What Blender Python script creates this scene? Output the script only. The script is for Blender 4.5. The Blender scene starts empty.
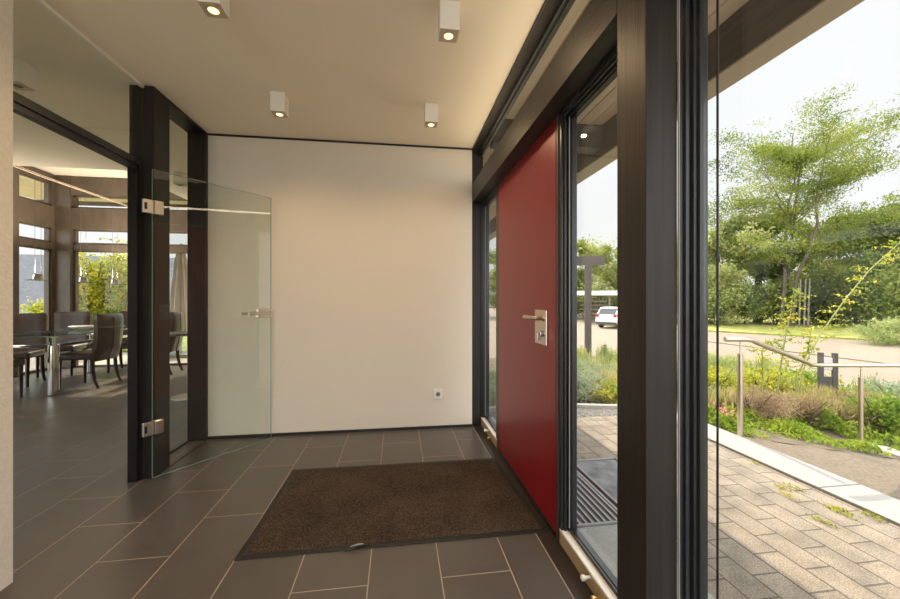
import bpy, bmesh, math, random
import numpy as np
from mathutils import Vector, Matrix
random.seed(7); rng = np.random.default_rng(7)
sc = bpy.context.scene
COL = sc.collection
PI = math.pi

# ------------------------------------------------------------------ camera, world, sun, exposure
FPX, HC = 373.0, 1.2
YAW = math.atan(52 / FPX)
cd = bpy.data.cameras.new('camera'); cam = bpy.data.objects.new('camera', cd); COL.objects.link(cam)
cam.location = (0, 0, HC); cam.rotation_euler = (PI / 2, 0, -YAW)
cd.sensor_width = 36; cd.lens = FPX / 900 * 36; cd.clip_start = .02; cd.clip_end = 400
sc.camera = cam

SKY_BASE = .53
w = bpy.data.worlds.new('sky'); sc.world = w; w.use_nodes = True
nt = w.node_tree; nt.nodes.clear()
bg = nt.nodes.new('ShaderNodeBackground'); out = nt.nodes.new('ShaderNodeOutputWorld')
tc = nt.nodes.new('ShaderNodeTexCoord'); sp = nt.nodes.new('ShaderNodeSeparateXYZ')
_az, _el = math.radians(7), math.radians(40)
sdir = Vector((math.sin(_az) * math.cos(_el), math.cos(_az) * math.cos(_el), math.sin(_el)))
nt.links.new(tc.outputs['Generated'], sp.inputs[0])
def wm(op, a, b, c=None):
    n = nt.nodes.new('ShaderNodeMath'); n.operation = op
    for i, v in enumerate((a, b, c)):
        if v is None: continue
        if isinstance(v, (int, float)): n.inputs[i].default_value = v
        else: nt.links.new(v, n.inputs[i])
    return n.outputs[0]
# hazy sky: even near the horizon, brighter overhead and around the sun
dt = nt.nodes.new('ShaderNodeVectorMath'); dt.operation = 'DOT_PRODUCT'; dt.inputs[1].default_value = sdir
nt.links.new(tc.outputs['Generated'], dt.inputs[0])
glow = wm('POWER', wm('MAXIMUM', dt.outputs['Value'], 0.0), 40.0)
zen = wm('MAXIMUM', wm('SUBTRACT', sp.outputs['Z'], .56), 0.0)
st = wm('ADD', wm('MULTIPLY_ADD', glow, 9.0, SKY_BASE), wm('MULTIPLY', zen, 4.5))
d2 = nt.nodes.new('ShaderNodeVectorMath'); d2.operation = 'DOT_PRODUCT'; d2.inputs[1].default_value = (.33, .944, 0)
nt.links.new(tc.outputs['Generated'], d2.inputs[0])
sky_fill = wm('MULTIPLY', wm('MAXIMUM', wm('SUBTRACT', .15, d2.outputs['Value']), 0.0), 1.6)  # extra sky brightness out of view, added to light the interior
st = wm('ADD', st, sky_fill)
bg.inputs[0].default_value = (.965, .985, 1.0, 1)
nt.links.new(st, bg.inputs[1])
nt.links.new(bg.outputs[0], out.inputs[0])

sl = bpy.data.lights.new('sun', 'SUN'); sun = bpy.data.objects.new('sun', sl); COL.objects.link(sun)
sl.energy = 3.2; sl.angle = math.radians(.55); sl.color = (1.0, .84, .62)
sun.rotation_euler = sdir.to_track_quat('Z', 'Y').to_euler(); sun.location = sdir * 60

sc.view_settings.view_transform = 'Standard'; sc.view_settings.look = 'None'
sc.view_settings.gamma = 1; sc.view_settings.exposure = 1.02
sc.view_settings.use_curve_mapping = False
sc.cycles.transparent_max_bounces = 48; sc.cycles.max_bounces = 12; sc.cycles.diffuse_bounces = 6
sc.cycles.sample_clamp_indirect = 6

# ------------------------------------------------------------------ measuring helpers (a point of the place from where it shows)
_c, _s = math.cos(YAW), math.sin(YAW)
def dr(px):
    x = (px - 450) / FPX
    return (_s + x * _c, _c - x * _s)
def HZ(px, py, z=0.0):
    d = (z - HC) * FPX / (300 - py); a = dr(px)
    return Vector((a[0] * d, a[1] * d, z))
def AT(px, d, z=0.0):
    a = dr(px); return Vector((a[0] * d, a[1] * d, z))

# ------------------------------------------------------------------ materials
MATS = {}
def newmat(name):
    m = bpy.data.materials.new(name); m.use_nodes = True
    return m, m.node_tree, m.node_tree.nodes['Principled BSDF']
def mat(name, col, rough=.5, metal=0, spec=.5, noise=0, nscale=20, bump=0, bscale=80, stretch=(1, 1, 1), coat=0):
    if name in MATS: return MATS[name]
    m, t, b = newmat(name)
    b.inputs['Base Color'].default_value = (*col, 1); b.inputs['Roughness'].default_value = rough
    b.inputs['Metallic'].default_value = metal; b.inputs['Specular IOR Level'].default_value = spec
    if coat: b.inputs['Coat Weight'].default_value = coat; b.inputs['Coat Roughness'].default_value = .12
    c = t.nodes.new('ShaderNodeTexCoord'); mp = t.nodes.new('ShaderNodeMapping')
    mp.inputs['Scale'].default_value = stretch; t.links.new(c.outputs['Object'], mp.inputs[0])
    if noise:
        n = t.nodes.new('ShaderNodeTexNoise'); n.inputs['Scale'].default_value = nscale; n.inputs['Detail'].default_value = 5
        r = t.nodes.new('ShaderNodeValToRGB'); t.links.new(mp.outputs[0], n.inputs['Vector']); t.links.new(n.outputs[0], r.inputs[0])
        r.color_ramp.elements[0].position = .3; r.color_ramp.elements[1].position = .7
        r.color_ramp.elements[0].color = (*[v * (1 - noise) for v in col], 1)
        r.color_ramp.elements[1].color = (*[min(1, v * (1 + noise)) for v in col], 1)
        t.links.new(r.outputs[0], b.inputs['Base Color'])
    if bump:
        n2 = t.nodes.new('ShaderNodeTexNoise'); n2.inputs['Scale'].default_value = bscale; n2.inputs['Detail'].default_value = 3
        bp = t.nodes.new('ShaderNodeBump'); bp.inputs['Strength'].default_value = bump; bp.inputs['Distance'].default_value = .01
        t.links.new(mp.outputs[0], n2.inputs['Vector']); t.links.new(n2.outputs[0], bp.inputs['Height']); t.links.new(bp.outputs[0], b.inputs['Normal'])
    MATS[name] = m; return m

def wood(axis):
    st = [14, 14, 14]; st['xyz'.index(axis)] = .8
    return mat('stained_timber_' + axis, (.019, .0155, .0130), rough=.45, noise=.35, nscale=3, bump=.12, bscale=5, stretch=st, spec=.35)
WX, WY, WZ = wood('x'), wood('y'), wood('z')
MAT_WALL = mat('plaster_white', (.72, .655, .555), rough=.9, spec=.15, bump=.35, bscale=170)
MAT_ROUGHWALL = mat('plaster_grainy', (.72, .68, .60), rough=.95, spec=.1, bump=.5, bscale=90, noise=.05, nscale=60)
MAT_CEIL = mat('ceiling_paint', (.87, .79, .65), rough=.85, spec=.15, bump=.05, bscale=60)
MAT_FRAME = mat('dark_window_frame', (.020, .022, .024), rough=.3, spec=.45)
MAT_ALU = mat('satin_aluminium', (.55, .55, .54), rough=.32, metal=1)
MAT_STEEL = mat('brushed_steel', (.64, .57, .47), rough=.28, metal=1, noise=.05, nscale=60, stretch=(1, 30, 1))
MAT_CHROME = mat('polished_chrome', (.55, .53, .50), rough=.12, metal=1)
MAT_BLACK = mat('black_trim', (.008, .008, .008), rough=.5)
MAT_SEAL = mat('pale_seal', (.28, .27, .25), rough=.5)
MAT_SILL = mat('tan_sill', (.36, .26, .15), rough=.4)
MAT_SILLTOP = mat('white_sill_top', (.80, .80, .78), rough=.35)
MAT_RED = mat('red_door_lacquer', (.20, .0035, .008), rough=.33, spec=.5, noise=.08, nscale=4, bump=.05, bscale=9, stretch=(1, 14, .6))
MAT_WHITE = mat('white_lacquer', (.80, .78, .72), rough=.4)
MAT_PLASTIC = mat('white_plastic', (.78, .77, .74), rough=.3)
MAT_LEATHER = mat('brown_leather', (.060, .038, .026), rough=.3, spec=.6, noise=.2, nscale=14, bump=.2, bscale=160)
MAT_LEG = mat('dark_chair_leg', (.035, .022, .015), rough=.35)
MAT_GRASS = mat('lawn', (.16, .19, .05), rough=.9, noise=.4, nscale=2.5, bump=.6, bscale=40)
MAT_ROAD = mat('sandy_road', (.185, .145, .106), rough=.9, noise=.08, nscale=2, bump=.2, bscale=60)
MAT_SOIL = mat('planting_soil', (.10, .075, .045), rough=.95, noise=.4, nscale=6, bump=.8, bscale=30)
MAT_KERB = mat('pale_kerb_stone', (.29, .272, .248), rough=.8, noise=.06, nscale=80, bump=.1, bscale=200)
MAT_SLAB = mat('grey_entry_slab', (.26, .275, .26), rough=.75, noise=.12, nscale=60, bump=.1, bscale=150)
MAT_GRAVEL = mat('gravel_path', (.135, .105, .072), rough=.95, noise=.35, nscale=40, bump=1, bscale=60)
MAT_BARK = mat('bark', (.10, .08, .055), rough=.9, noise=.4, nscale=9, bump=.6, bscale=18, stretch=(1, 1, .3))
MAT_PALEBARK = mat('pale_bark', (.20, .18, .15), rough=.9, noise=.4, nscale=9)
MAT_SOFFIT = mat('soffit_boards', (.74, .63, .48), rough=.7, noise=.1, nscale=3, stretch=(8, .6, 8))
MAT_SLATE = mat('slate_roof', (.062, .068, .078), rough=.6, noise=.25, nscale=5)
MAT_BEIGE = mat('beige_canvas', (.42, .34, .25), rough=.9, noise=.06, nscale=8)
MAT_RUBBER = mat('black_rubber', (.012, .012, .012), rough=.55)

def glass(name, tint=(1, 1, 1), base=.04, rough=0.0):
    m = bpy.data.materials.new(name); m.use_nodes = True; t = m.node_tree; t.nodes.clear()
    o = t.nodes.new('ShaderNodeOutputMaterial'); mx = t.nodes.new('ShaderNodeMixShader')
    tr = t.nodes.new('ShaderNodeBsdfTransparent'); tr.inputs[0].default_value = (*tint, 1)
    gl = t.nodes.new('ShaderNodeBsdfGlossy'); gl.inputs['Roughness'].default_value = rough
    lw = t.nodes.new('ShaderNodeLayerWeight'); lw.inputs['Blend'].default_value = .5
    p = t.nodes.new('ShaderNodeMath'); p.operation = 'POWER'; p.inputs[1].default_value = 5
    a = t.nodes.new('ShaderNodeMath'); a.operation = 'MULTIPLY_ADD'; a.inputs[1].default_value = 1 - base; a.inputs[2].default_value = base
    t.links.new(lw.outputs['Facing'], p.inputs[0]); t.links.new(p.outputs[0], a.inputs[0]); t.links.new(a.outputs[0], mx.inputs[0])
    t.links.new(tr.outputs[0], mx.inputs[1]); t.links.new(gl.outputs[0], mx.inputs[2]); t.links.new(mx.outputs[0], o.inputs[0])
    return m
GLASS = glass('window_glass', (.985, .99, .985), .030)
GLASSC = glass('coated_window_glass', (.985, .99, .985), .012)
GLASSD = glass('door_glass', (.955, .975, .955), .045)
GLASST = glass('table_glass', (.78, .84, .82), .07)
GLASSEDGE = mat('glass_edge', (.20, .32, .26), rough=.15, spec=.8)
def emit(name, col, s):
    m = bpy.data.materials.new(name); m.use_nodes = True; t = m.node_tree; t.nodes.clear()
    o = t.nodes.new('ShaderNodeOutputMaterial'); e = t.nodes.new('ShaderNodeEmission')
    e.inputs[0].default_value = (*col, 1); e.inputs[1].default_value = s; t.links.new(e.outputs[0], o.inputs[0]); return m
LAMP = emit('lamp_glow', (1.0, .60, .22), 1.5)
LAMPC = emit('lamp_glow_core', (1.0, .82, .48), 5)

def bricks(name, c1, c2, cm, bw, rh, mortar, u0, v0, rough, bump=.3, offset=.5, nz=.12, nscale=3, spec=.5, grain=0):
    m, t, b = newmat(name)
    g = t.nodes.new('ShaderNodeNewGeometry'); s = t.nodes.new('ShaderNodeSeparateXYZ'); cb = t.nodes.new('ShaderNodeCombineXYZ')
    t.links.new(g.outputs['Position'], s.inputs[0])
    for src, dst, o0 in (('Y', 0, u0), ('X', 1, v0)):
        a = t.nodes.new('ShaderNodeMath'); a.operation = 'SUBTRACT'; a.inputs[1].default_value = o0
        t.links.new(s.outputs[src], a.inputs[0]); t.links.new(a.outputs[0], cb.inputs[dst])
    br = t.nodes.new('ShaderNodeTexBrick'); br.offset = offset; br.offset_frequency = 2; br.squash = 1
    br.inputs['Scale'].default_value = 1; br.inputs['Brick Width'].default_value = bw; br.inputs['Row Height'].default_value = rh
    br.inputs['Mortar Size'].default_value = mortar; br.inputs['Mortar Smooth'].default_value = .1; br.inputs['Bias'].default_value = 0
    br.inputs['Color1'].default_value = (*c1, 1); br.inputs['Color2'].default_value = (*c2, 1); br.inputs['Mortar'].default_value = (*cm, 1)
    t.links.new(cb.outputs[0], br.inputs['Vector'])
    n = t.nodes.new('ShaderNodeTexNoise'); n.inputs['Scale'].default_value = nscale; n.inputs['Detail'].default_value = 6
    t.links.new(g.outputs['Position'], n.inputs['Vector'])
    r = t.nodes.new('ShaderNodeMapRange'); r.inputs['From Min'].default_value = .3; r.inputs['From Max'].default_value = .7
    r.inputs['To Min'].default_value = 1 - nz; r.inputs['To Max'].default_value = 1 + nz; t.links.new(n.outputs[0], r.inputs[0])
    mu = t.nodes.new('ShaderNodeVectorMath'); mu.operation = 'SCALE'
    t.links.new(br.outputs['Color'], mu.inputs[0]); t.links.new(r.outputs[0], mu.inputs['Scale'])
    last = mu.outputs[0]
    if grain:
        n3 = t.nodes.new('ShaderNodeTexNoise'); n3.inputs['Scale'].default_value = 190; n3.inputs['Detail'].default_value = 2
        t.links.new(g.outputs['Position'], n3.inputs['Vector'])
        r3 = t.nodes.new('ShaderNodeMapRange'); r3.inputs['From Min'].default_value = .35; r3.inputs['From Max'].default_value = .65
        r3.inputs['To Min'].default_value = 1 - grain; r3.inputs['To Max'].default_value = 1 + grain; t.links.new(n3.outputs[0], r3.inputs[0])
        m3 = t.nodes.new('ShaderNodeVectorMath'); m3.operation = 'SCALE'; t.links.new(last, m3.inputs[0]); t.links.new(r3.outputs[0], m3.inputs['Scale']); last = m3.outputs[0]
    t.links.new(last, b.inputs['Base Color'])
    rr = t.nodes.new('ShaderNodeMapRange'); rr.inputs['To Min'].default_value = rough; rr.inputs['To Max'].default_value = .8
    t.links.new(br.outputs['Fac'], rr.inputs[0]); t.links.new(rr.outputs[0], b.inputs['Roughness'])
    bp = t.nodes.new('ShaderNodeBump'); bp.inputs['Strength'].default_value = bump; bp.inputs['Distance'].default_value = .004; bp.invert = True
    t.links.new(br.outputs['Fac'], bp.inputs['Height']); t.links.new(bp.outputs[0], b.inputs['Normal'])
    b.inputs['Specular IOR Level'].default_value = spec
    return m
MAT_TILE = bricks('dark_floor_tiles', (.092, .082, .074), (.104, .092, .082), (.42, .33, .25), .62, .31, .0024, 1.909, -1.675, .34, bump=.25, nz=.10)
MAT_PAVER = bricks('concrete_pavers', (.235, .192, .144), (.185, .154, .118), (.075, .062, .048), .242, .136, .0045, 1.57, .735, .85, bump=.9, nz=.26, nscale=7, grain=.38)

def carpet():
    m, t, b = newmat('brown_carpet_pile')
    c = t.nodes.new('ShaderNodeTexCoord'); n = t.nodes.new('ShaderNodeTexNoise'); n.inputs['Scale'].default_value = 150; n.inputs['Detail'].default_value = 3
    n2 = t.nodes.new('ShaderNodeTexNoise'); n2.inputs['Scale'].default_value = 3
    t.links.new(c.outputs['Object'], n.inputs['Vector']); t.links.new(c.outputs['Object'], n2.inputs['Vector'])
    a = t.nodes.new('ShaderNodeMath'); a.operation = 'MULTIPLY_ADD'; a.inputs[1].default_value = .35
    t.links.new(n2.outputs[0], a.inputs[0]); t.links.new(n.outputs[0], a.inputs[2])
    r = t.nodes.new('ShaderNodeValToRGB'); r.color_ramp.elements[0].position = .45; r.color_ramp.elements[1].position = .85
    r.color_ramp.elements[0].color = (.014, .010, .008, 1); r.color_ramp.elements[1].color = (.105, .080, .062, 1)
    t.links.new(a.outputs[0], r.inputs[0]); t.links.new(r.outputs[0], b.inputs['Base Color'])
    b.inputs['Roughness'].default_value = 1; b.inputs['Specular IOR Level'].default_value = .05
    bp = t.nodes.new('ShaderNodeBump'); bp.inputs['Strength'].default_value = .9; bp.inputs['Distance'].default_value = .006
    t.links.new(n.outputs[0], bp.inputs['Height']); t.links.new(bp.outputs[0], b.inputs['Normal']); return m
MAT_CARPET = carpet()

def leafmat(name, c1, c2, scale=.8, trans=.45):
    m = bpy.data.materials.new(name); m.use_nodes = True; t = m.node_tree; t.nodes.clear()
    o = t.nodes.new('ShaderNodeOutputMaterial'); d = t.nodes.new('ShaderNodeBsdfDiffuse'); tr = t.nodes.new('ShaderNodeBsdfTranslucent'); mx = t.nodes.new('ShaderNodeMixShader')
    c = t.nodes.new('ShaderNodeTexCoord'); n = t.nodes.new('ShaderNodeTexNoise'); n.inputs['Scale'].default_value = scale; n.inputs['Detail'].default_value = 6
    r = t.nodes.new('ShaderNodeValToRGB'); r.color_ramp.elements[0].position = .35; r.color_ramp.elements[1].position = .65
    r.color_ramp.elements[0].color = (*c1, 1); r.color_ramp.elements[1].color = (*c2, 1)
    t.links.new(c.outputs['Object'], n.inputs['Vector']); t.links.new(n.outputs[0], r.inputs[0])
    t.links.new(r.outputs[0], d.inputs[0]); t.links.new(r.outputs[0], tr.inputs[0]); mx.inputs[0].default_value = trans
    t.links.new(d.outputs[0], mx.inputs[1]); t.links.new(tr.outputs[0], mx.inputs[2]); t.links.new(mx.outputs[0], o.inputs[0])
    return m
LEAF_LOCUST = leafmat('locust_leaves', (.075, .125, .028), (.30, .33, .06), .5)
LEAF_DARK = leafmat('dark_leaves', (.10, .15, .045), (.25, .29, .08), .7, .4)
LEAF_MID = leafmat('mid_leaves', (.14, .20, .05), (.36, .38, .09), .6)
LEAF_PALE = leafmat('pale_leaves', (.22, .28, .10), (.44, .44, .17), .7)
LEAF_YELLOW = leafmat('yellow_leaves', (.17, .25, .03), (.60, .52, .07), 4.5, .5)
LEAF_GREEN = leafmat('fresh_leaves', (.13, .22, .03), (.36, .42, .06), 3)
LEAF_GREY = leafmat('grey_green_leaves', (.22, .28, .18), (.40, .44, .28), 3)
LEAF_HEATH = leafmat('dry_heather', (.22, .15, .09), (.44, .32, .19), 3, .3)
LEAF_PINK = leafmat('pink_petals', (.72, .18, .22), (.85, .36, .38), 3)

# ------------------------------------------------------------------ mesh helpers
class MB:
    def __init__(s): s.bm = bmesh.new()
    def _merge(s, b2, M=None, mi=0):
        if M is not None: b2.transform(M)
        if mi:
            for f in b2.faces: f.material_index = mi
        me = bpy.data.meshes.new('tmp'); b2.to_mesh(me); b2.free(); s.bm.from_mesh(me); bpy.data.meshes.remove(me); return s
    def box(s, x0, x1, y0, y1, z0, z1, bev=0, seg=2, M=None, mi=0):
        b = bmesh.new(); bmesh.ops.create_cube(b, size=1)
        for v in b.verts:
            v.co = Vector(((x0 + x1) / 2 + v.co.x * (x1 - x0), (y0 + y1) / 2 + v.co.y * (y1 - y0), (z0 + z1) / 2 + v.co.z * (z1 - z0)))
        if bev: bmesh.ops.bevel(b, geom=b.edges[:], offset=bev, segments=seg, profile=.6, affect='EDGES')
        return s._merge(b, M, mi)
    def prism(s, pts, z0, z1, M=None, bev=0, mi=0):
        b = bmesh.new(); lo = [b.verts.new((p[0], p[1], z0)) for p in pts]; hi = [b.verts.new((p[0], p[1], z1)) for p in pts]
        n = len(pts); b.faces.new(lo[::-1]); b.faces.new(hi)
        for i in range(n): b.faces.new((lo[i], lo[(i + 1) % n], hi[(i + 1) % n], hi[i]))
        bmesh.ops.recalc_face_normals(b, faces=b.faces[:])
        if bev: bmesh.ops.bevel(b, geom=b.edges[:], offset=bev, segments=2, profile=.6, affect='EDGES')
        return s._merge(b, M, mi)
    def tube(s, pts, r, n=10, M=None, caps=True, mi=0):
        b = bmesh.new(); pts = [Vector(p) for p in pts]; rs = r if isinstance(r, (list, tuple)) else [r] * len(pts)
        rings = []; up = None
        for i, p in enumerate(pts):
            t = (pts[min(i + 1, len(pts) - 1)] - pts[max(i - 1, 0)]).normalized()
            if up is None: up = Vector((0, 0, 1)) if abs(t.z) < .9 else Vector((1, 0, 0))
            a = t.cross(up).normalized(); q = a.cross(t).normalized(); up = q
            rings.append([b.verts.new(p + (a * math.cos(k * 2 * PI / n) + q * math.sin(k * 2 * PI / n)) * rs[i]) for k in range(n)])
        for i in range(len(rings) - 1):
            for k in range(n): b.faces.new((rings[i][k], rings[i][(k + 1) % n], rings[i + 1][(k + 1) % n], rings[i + 1][k]))
        if caps: b.faces.new(rings[0][::-1]); b.faces.new(rings[-1])
        bmesh.ops.recalc_face_normals(b, faces=b.faces[:])
        return s._merge(b, M, mi)
    def lathe(s, prof, c=(0, 0, 0), n=24, M=None, mi=0):
        b = bmesh.new(); rings = []
        for r, z in prof:
            rings.append([b.verts.new((c[0] + max(r, 1e-4) * math.cos(k * 2 * PI / n), c[1] + max(r, 1e-4) * math.sin(k * 2 * PI / n), c[2] + z)) for k in range(n)])
        for i in range(len(rings) - 1):
            for k in range(n): b.faces.new((rings[i][k], rings[i][(k + 1) % n], rings[i + 1][(k + 1) % n], rings[i + 1][k]))
        b.faces.new(rings[0][::-1]); b.faces.new(rings[-1])
        bmesh.ops.recalc_face_normals(b, faces=b.faces[:])
        return s._merge(b, M, mi)
    def build(s, name, m, parent=None, smooth=False, loc=None):
        me = bpy.data.meshes.new(name); s.bm.to_mesh(me); s.bm.free()
        for q in (m if isinstance(m, (list, tuple)) else [m]): me.materials.append(q)
        if smooth:
            for p in me.polygons: p.use_smooth = True
            try: me.set_sharp_from_angle(angle=math.radians(40))
            except Exception: pass
        o = bpy.data.objects.new(name, me); COL.objects.link(o)
        if parent: o.parent = parent
        if loc is not None: o.location = loc
        return o
def meshobj(name, V, F, m, parent=None, smooth=False):
    me = bpy.data.meshes.new(name); me.from_pydata(V, [], F); me.materials.append(m)
    if smooth:
        for p in me.polygons: p.use_smooth = True
    o = bpy.data.objects.new(name, me); COL.objects.link(o)
    if parent: o.parent = parent
    return o
def struct(o, label=None):
    o['kind'] = 'structure'
    if label: o['label'] = label
    return o
def tag(o, label, cat, group=None, kind=None):
    o['label'] = label; o['category'] = cat
    if group: o['group'] = group
    if kind: o['kind'] = kind
    return o
def thing(name, loc, rz=0, label=None, cat=None, group=None):
    o = bpy.data.objects.new(name, None); COL.objects.link(o); o.location = loc; o.rotation_euler = (0, 0, rz); o.empty_display_size = .1
    if label: tag(o, label, cat, group)
    return o
def copy_tree(o, parent=None):
    c = o.copy(); COL.objects.link(c); c.parent = parent
    for ch in [q for q in bpy.data.objects if q.parent == o]: copy_tree(ch, c)
    return c
def B(name, x0, x1, y0, y1, z0, z1, m, bev=0, label=None):
    cx, cy = (x0 + x1) / 2, (y0 + y1) / 2
    return struct(MB().box(x0 - cx, x1 - cx, y0 - cy, y1 - cy, z0, z1, bev).build(name, m, loc=(cx, cy, 0)), label)
def P(parent, name, x0, x1, y0, y1, z0, z1, m, bev=0):
    L = parent.location
    return MB().box(x0 - L.x, x1 - L.x, y0 - L.y, y1 - L.y, z0 - L.z, z1 - L.z, bev).build(name, m, parent)

XL, XR, YB, ZC = -1.62, .695, 3.47, 2.63        # room: left face, right face, back wall, ceiling
XG = .785                                        # window plane on the right
DXL, DYF = -5.89, 7.45                           # dining bay: left glass wall and far glass wall
YR = -1.7                                        # rear wall behind the camera

# ------------------------------------------------------------------ structure: floor, ceiling, walls
o = MB().box(DXL - .15, .88, YR - .15, DYF + .1, -.18, 0).build('floor', MAT_TILE); struct(o, 'dark brown-grey rectangular floor tiles with light grout lines')
B('ceiling', -3.0, .80, YR - .1, DYF, ZC, ZC + .20, MAT_CEIL, label='plain light entry ceiling')
B('ceiling', DXL, -3.0, YR - .1, 4.587, ZC, ZC + .20, MAT_CEIL, label='lower ceiling beside the dining bay')
B('ceiling', DXL, -3.0, 4.587, DYF, 3.36, 3.46, MAT_CEIL, label='raised ceiling over the dining bay')
B('trim_1', DXL + .01, -3.03, 4.589, 4.61, ZC + .02, 3.36, MAT_CEIL)
B('trim_2', -3.0, -2.97, 4.589, DYF - .02, ZC + .20, 3.36, MAT_CEIL)
B('wall_back', -1.765, XR, YB, YB + .16, 0, ZC, MAT_WALL, label='large plain white plaster wall at the end of the hall')
B('wall_partition', -1.765, -1.60, YB + .16, DYF - .1, 0, ZC, MAT_WALL)
B('baseboard_back', XL + .003, XR - .002, YB - .012, YB, 0, .022, MAT_BLACK, label='thin black skirting strip')
B('trim_3', XL, XR, YB - .006, YB, ZC - .016, ZC, MAT_BLACK, label='thin black shadow joint under the ceiling')
B('wall_left', -1.77, XL, YR, 1.826, 0, ZC, MAT_ROUGHWALL, label='grainy beige plaster wall at the left edge')
B('trim_70', -1.77, XR, YR - .12, YR, 2.45, ZC, WX, .003)
B('trim_71', -.62, -.48, YR - .12, YR, 0, 2.45, WZ, .003)
B('trim_72', -1.77, XR, YR - .10, YR - .02, 0, .06, WX, .003)
B('wall_dining_rear', DXL, -1.77, YR - .15, YR, 0, ZC, MAT_WALL)
B('wall_dining_side', -3.1 + .1, -1.765, DYF - .10, DYF - .0, 0, ZC, MAT_WALL)

# posts and beams in dark stained timber
B('trim_4', -1.77, XL, 2.75, 2.925, 0, ZC, WZ, .003, 'dark timber post that carries the glass door')
B('trim_5', -1.765, XL, 3.43, YB - .0005, 0, ZC, WZ, .003, 'dark timber post at the left end of the white wall')
B('trim_7', XR, XG + .02, 3.485, 3.63, 0, ZC, WZ, .003, 'dark timber post at the right end of the white wall')
B('trim_8', XR, XG + .008, .969, 1.11, 0, ZC, WZ, .003, 'thick dark timber post between sidelight and large window')
B('trim_9', XR, .80, 1.11, 3.485, 2.117, 2.29, WY, .003, 'long dark timber beam above the red front door')
B('trim_10', XR, .80, YR, .969, 2.117, 2.29, WY, .003)
B('trim_11', XR, .80, YR, 3.63, 2.605, 2.63, WY, .002, 'dark timber top beam along the ceiling')
B('trim_12', XR, XG + .008, -.72, -.58, 0, ZC, WZ, .003)
B('wall_right', XR, .80, YR - .15, -1.5, 0, 2.117, MAT_WALL)
B('trim_13', XL - .002, XL + .004, 2.925, 3.43, 0, .004, MAT_BLACK)
B('trim_14', .782, .86, 1.78, 2.87, -.002, .004, MAT_BLACK, label='dark threshold under the front door')
B('trim_15', -1.77, -1.765 + .145, 2.925, 3.43, 2.612, 2.63, WY, .001)

B('trim_80', .701, .784, -.58, 3.484, -.001, .0016, mat('dark_border', (.030, .024, .019), .45), label='dark narrow floor border along the window wall')
B('trim_81', .697, .701, -.58, 3.466, -.001, .0014, mat('light_grout', (.42, .33, .25), .8))
# ------------------------------------------------------------------ glazing on the left: sidelight, door head, transom light
def window(name, loc, label=None):
    return struct(thing(name, loc), label)
wl = window('window_1', (-1.765, 3.18, 0), 'narrow full height glass sidelight beside the glass door')
P(wl, 'glass_pane', -1.771, -1.763, 2.93, 3.425, .012, 2.61, GLASS)
P(wl, 'window_sill', -1.785, -1.75, 2.927, 3.428, 0, .014, MAT_FRAME)
wt = window('window_2', (-1.69, 2.27, 0), 'fixed glass pane above the glass door')
P(wt, 'glass_pane', -1.694, -1.686, 1.828, 2.748, 2.13, 2.62, GLASS)
P(wt, 'transom_bar', -1.75, -1.69, 1.828, 2.748, 2.085, 2.127, MAT_FRAME, .002)
P(wt, 'door_stop', -1.735, -1.70, 1.828, 2.748, 2.052, 2.085, MAT_FRAME, .002)
P(wt, 'ceiling_track', -1.70, -1.68, 1.828, 2.75, 2.612, 2.63, MAT_WHITE)
P(wt, 'door_jamb', -1.757, -1.70, 2.712, 2.749, 0, 2.085, mat('black_jamb', (.010, .009, .008), .45, spec=.3), .003)
P(wt, 'door_jamb', -1.757, -1.70, 1.827, 1.845, 0, 2.085, MAT_FRAME, .002)
P(wt, 'seal_strip', -1.698, -1.690, 2.735, 2.748, 0, 2.085, MAT_BLACK)

# the open glass door
hp, fp = Vector((-1.622, 2.735, 0)), Vector((-1.078, 3.378, 0))
dv = fp - hp; DL = dv.length; dr_ = thing('door_1', hp, math.atan2(dv.y, dv.x)); struct(dr_, 'frameless clear glass door standing open into the hall')
gp = MB().box(0, DL, -.004, .004, .012, 2.068).build('glass_leaf', GLASSD, dr_)
MB().box(DL - .0012, DL + .0005, -.0042, .0042, .012, 2.068).box(0, DL, -.0042, .0042, .010, .0135).box(0, DL, -.0042, .0042, 2.0665, 2.0685).box(-.0005, .0012, -.0042, .0042, .012, 2.068).build('polished_edge', GLASSEDGE, dr_)
for z in (1.815, .345):
    hg = MB().box(-.055, -.006, -.016, .010, z - .045, z + .045, .004).build('hinge', MAT_STEEL, dr_)
    MB().box(.006, .062, -.017, .017, z - .048, z + .048, .010, 3).build('hinge_plate', MAT_STEEL, hg)
    MB().tube([(0, 0, z - .045), (0, 0, z + .045)], .0075, 12).build('hinge_pin', MAT_STEEL, hg, True)
    MB().box(-.047, -.033, -.019, -.0155, z - .022, z + .022).build('slot', MAT_BLACK, hg)
hb = MB().box(DL - .125, DL - .002, -.022, .022, 1.048, 1.122, .008, 3).build('latch_case', MAT_STEEL, dr_)
for sd in (-1, 1):
    MB().tube([(DL - .045, sd * .02, 1.085), (DL - .045, sd * .055, 1.085), (DL - .065, sd * .062, 1.085), (DL - .225, sd * .062, 1.085)], .012, 12).build('lever_handle', MAT_STEEL, dr_, True)
MB().box(DL - .03, DL - .018, -.024, -.0215, 1.068, 1.10).build('keyhole', MAT_BLACK, hb)

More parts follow.
